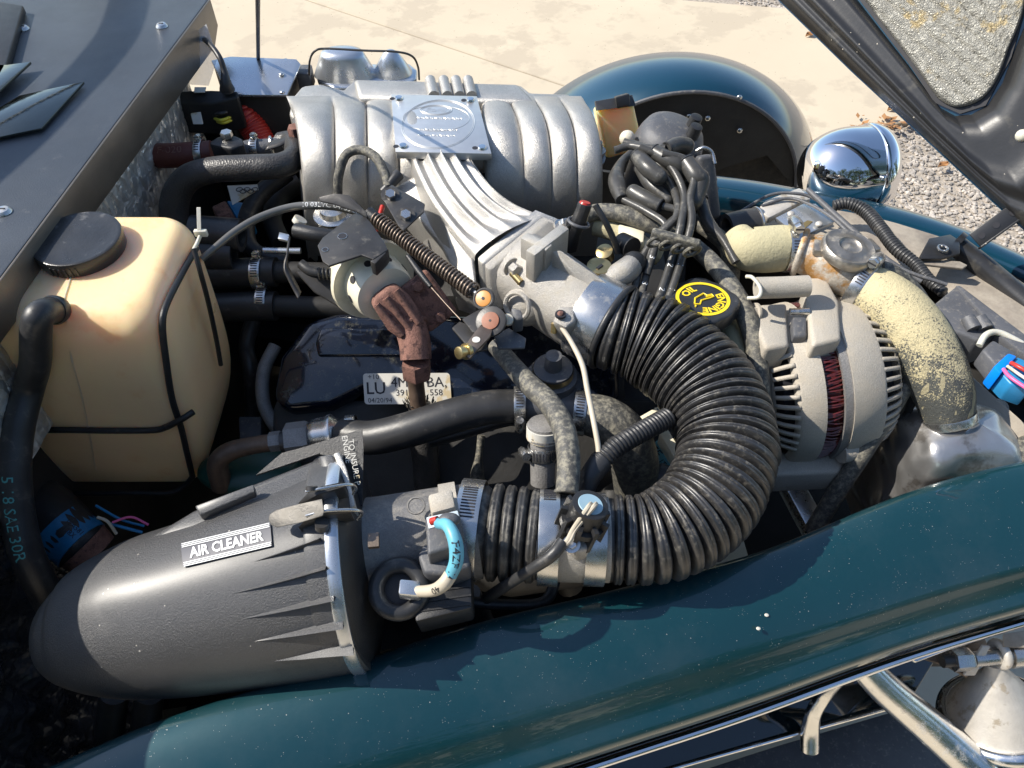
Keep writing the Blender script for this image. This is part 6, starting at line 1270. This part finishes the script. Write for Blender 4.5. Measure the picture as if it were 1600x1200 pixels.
P, R = path([(1345, 446, .89, 35), (1372, 462, .888, 42), (1404, 490, .88, 47), (1434, 530, .865, 49), (1458, 575, .845, 48), (1474, 615, .825, 44), (1482, 650, .805, 38)]); M().tube(P, R, 44).build('lower_radiator_hose', m_yhose, None, 'fat radiator hose crusted with yellow dust curving down right', 'radiator hose', sharp=70)
c_ = at(1344, 446, .889); clamp('tall clamp with a barrel screw where the yellow crusted hose begins', c_, (P[1]-P[0]), rad(37, c_), .014, FACE, -38, (0, 30), m_steel, sc=1.4)
c_ = at(1483, 655, .804); clamp('rust stained clamp at the lower end of the yellow crusted hose', c_, (P[-1]-P[-3]), rad(38, c_), .010, V((0, -1, .3)), None, None, m_steel)
M().box(at(1500, 660, .815), (.014, .010, .008)).build('clamp_block', m_brass, None, 'small brass coloured clamp block on the silver tank neck', 'clamp block', bevel=.002)
# silver crumpled tank
tk = thing('side_tank', 'crumpled bare aluminium tank below the yellow crusted hose', 'tank', at(1480, 720, .65))
def tkf(a, b):
    g = 2*PI*a; e_ = .36; cx_, cy_ = math.cos(g), math.sin(g); sx = math.copysign(abs(cx_)**e_, cx_); sy = math.copysign(abs(cy_)**e_, cy_)
    c_ = V((.52, .520, .0)); z = .815 - .20*b; rr_ = min(1, .35 + 2.4*b) if b < .27 else 1; rr_ = math.sin(min(1, b/.22)*PI/2)**.5 if b < .22 else 1
    rx, ry = .064, .050; p_ = V((c_.x + rx*sx*max(.02, rr_) - .01*b, c_.y + ry*sy*max(.02, rr_), z))
    n_ = noise.noise(p_*28)*.008 + noise.noise(p_*60)*.003; return p_ + V((cx_, cy_, .2))*n_
M().grid(tkf, 96, 60, True).build('shell', m_tank, tk, sharp=80, sub=1)
p_ = at(1533, 707, .755); M().ball(p_, .010, 10).build('dimple_lug', m_tank, tk); M().tube(cr([at(1480, 748, .76), at(1500, 735, .762), at(1530, 724, .762)], 4), [.004]*2 + [.007]*5 + [.006]*2, 12).build('weld_crease', m_tank, tk)
# panels around the radiator
rd = thing('radiator_support', 'dust covered radiator support panels at the front of the bay', 'radiator support', (.70, .62, .60))
M().plate([(1150, 330), (1330, 325), (1520, 385), (1640, 470), (1660, 640), (1600, 600), (1500, 470), (1420, 420), (1180, 380)], .80, .01).build('top_panel', m_tanpanel, rd, bevel=.002)
M().plate([(1345, 470), (1400, 500), (1435, 570), (1462, 640), (1400, 680), (1380, 600), (1372, 540)], .76, .004).build('shroud_leaf', m_tanpanel, rd, bevel=.002)
M().plate([(1450, 560, .80), (1500, 570, .80), (1600, 660, .79), (1640, 700, .79), (1640, 760, .77), (1560, 690, .77), (1500, 640, .78)], .79, .004).build('angled_strip', m_tanpanel, rd, bevel=.002)
M().prism([V((.66, .45, .25)), V((.66, .80, .25)), V((.66, .80, .79)), V((.66, .45, .79))], (.05, 0, 0)).build('radiator_core', m_dark, rd)
M().prism([at(u, v, .74) for u, v in ((1545, 610), (1640, 650), (1640, 740), (1560, 740))], (0, 0, -.1)).build('black_side', m_dark, rd)
bolt(at(1560, 637, .745), (-.2, -.3, 1), .008, .006, m_tie, rd)
M().plate([(1355, 535, .72), (1378, 548, .72), (1400, 565, .72), (1388, 580, .72), (1362, 568, .72)], .72, .004).build('pale_gusset', m_alt, rd, bevel=.001)  # paler casting colour than the panels beside it
# grey sensor box and blue locked plug
t = thing('grey_sensor_box', 'dusty grey plastic sensor box right of the yellow crusted hose', 'sensor', at(1500, 490, .84))
M().prism([at(u, v, .885) for u, v in ((1455, 478), (1494, 446), (1530, 482), (1562, 520), (1530, 532), (1508, 522), (1480, 512))], (0, 0, -.045)).build('box', m_plast_g, t, bevel=.004, seg=3)
M().prism([at(u, v, .889) for u, v in ((1494, 444), (1502, 446), (1600, 520), (1640, 548), (1640, 580), (1560, 522), (1530, 484))], (0, 0, -.02)).build('rim_plate', m_plast_g, t, bevel=.003)
for u in (1512, 1530): M().tube([at(u, 496, .892), at(u+10, 514, .888)], [.007, .008], 14).build('rib', m_plast_g, t)
t = thing('blue_locked_plug', 'grey electrical plug with a bright blue lock and red wires', 'connector', at(1570, 560, .85))
P, R = path([(1530, 540, .885, 5), (1540, 524, .89, 5), (1556, 519, .89, 5), (1580, 528, .888, 5), (1640, 562, .88, 5)]); M().tube(P, R, 12).build('cream_gasket', m_tie, t)
M().prism([at(u, v, .890) for u, v in ((1535, 546), (1552, 530), (1590, 552), (1572, 580), (1558, 574))], (0, 0, -.025)).build('plug_body', m_plast_g, t, bevel=.003)
M().prism([at(u, v, .893) for u, v in ((1553, 572), (1576, 551), (1590, 556), (1564, 584))], (0, 0, -.028)).build('blue_lock', m_blue, t, bevel=.002)
M().prism([at(u, v, .889) for u, v in ((1565, 584), (1590, 557), (1622, 572), (1610, 610), (1580, 600))], (0, 0, -.026)).build('blue_body', m_cyan_d, t, bevel=.002)
for m_, pp in ((m_red, [(1580, 567, .895, 3.5), (1595, 575, .90, 3.5), (1640, 600, .90, 3.5)]), (m_wire_p, [(1568, 577, .893, 3), (1582, 592, .898, 3), (1640, 630, .90, 3)]), (m_paper, [(1574, 572, .893, 2.5), (1600, 590, .898, 2.5), (1640, 615, .90, 2.5)])): rod('wire', pp, m_, t)
# wiring along the nose and pale plates
bellows('nose_loom', 'black corrugated loom following the far panel to the hinge', [(1302, 322, .835, 9), (1325, 318, .84, 10), (1352, 330, .84, 11), (1375, 356, .84, 11), (1400, 388, .84, 11), (1430, 412, .84, 10), (1450, 436, .84, 10), (1475, 458, .84, 9)], .0046, .0012, m_rubber, n=18, double=False, cat='conduit')
for i_, (lb, sp_) in enumerate((('upper thin black cable over the pale nose plates', [(1150, 335, .84, 2.5), (1200, 306, .85, 2.5), (1240, 302, .855, 2.5), (1275, 312, .855, 2.5), (1320, 350, .86, 2.5), (1400, 415, .86, 3), (1480, 445, .86, 3)]), ('lower thin black cable over the pale nose plates', [(1190, 322, .845, 2.5), (1230, 310, .85, 2.5), (1262, 318, .855, 2.5), (1300, 340, .86, 3), (1350, 385, .86, 3.5), (1420, 430, .86, 3)]))):
    hose('nose_cable', lb, 'cable', sp_, m_plast_g, 10, 8, 'cables over the nose plates')
hose('nose_rod', 'flat grey release rod beside the corrugated loom', 'rod', [(1262, 296, .86, 4), (1290, 322, .86, 4.5), (1330, 358, .86, 5), (1380, 402, .86, 5), (1440, 440, .855, 4)], m_plast_g, 8)
t = thing('nose_plates', 'pale dusty plates bolted left of the pressure cap', 'plate', at(1240, 345, .83))
M().plate([(1187, 322), (1196, 312), (1250, 292), (1268, 310), (1245, 318), (1202, 340), (1192, 334)], .845, .012).build('upper_plate', m_horn, t, bevel=.003)
M().plate([(1212, 340), (1255, 318), (1275, 318), (1304, 346), (1256, 368), (1240, 362)], .848, .006).build('lower_plate', m_tin, t, bevel=.001)
for u, v in ((1236, 334), (1280, 350), (1249, 364)): M().ball(at(u, v, .852), .005, 8, (1, 1, .6)).build('plate_bolt', m_horn, t)
M().plate([(1248, 352), (1262, 344), (1270, 346), (1256, 358)], .8492, .001).build('yellow_mark', m_brass, t)
hose('diagonal_stay', 'dark dusty rod slanting down in front of the silver tank', 'rod', [(1425, 580, .83, 15), (1390, 640, .81, 15), (1350, 705, .77, 14), (1310, 765, .72, 14), (1270, 830, .66, 14)], m_rubber_d, 20)
for lb, a_, b_ in (('tan painted cross bar low behind the alternator arm', (1310, 700), (1420, 860)), ('pale strip lying low under the alternator', (1225, 740), (1290, 860))):
    p0, p1 = at(*a_, .40), at(*b_, .40); x_ = (p1-p0).normalized(); M().box((p0+p1)/2, ((p1-p0).length*1.2, .07 if 'tan' in lb else .035, .03), (x_, UP.cross(x_), UP)).build('cross_bar', m_horn if 'tan' in lb else m_tin, None, lb, 'bar', bevel=.003)
hose('right_duct', 'ribbed grey duct at the right edge above the near panel', 'duct', [(1640, 690, .78, 26), (1590, 716, .775, 26), (1540, 742, .76, 24), (1500, 765, .73, 22)], m_rubber_d, 20)
for u, v, lb in ((1185, 982, 'on the near panel, lower of two close together'), (1198, 961, 'on the near panel, upper of two close together'), (1317, 910, 'on the near panel nearest the right corner')):
    c_ = at(u, v, .7925); M().ball(c_, .0022, 8, (1, .8, .3)).build('pale_chip', m_tie, None, 'cream speck ' + lb, 'debris', 'specks on the near panel')
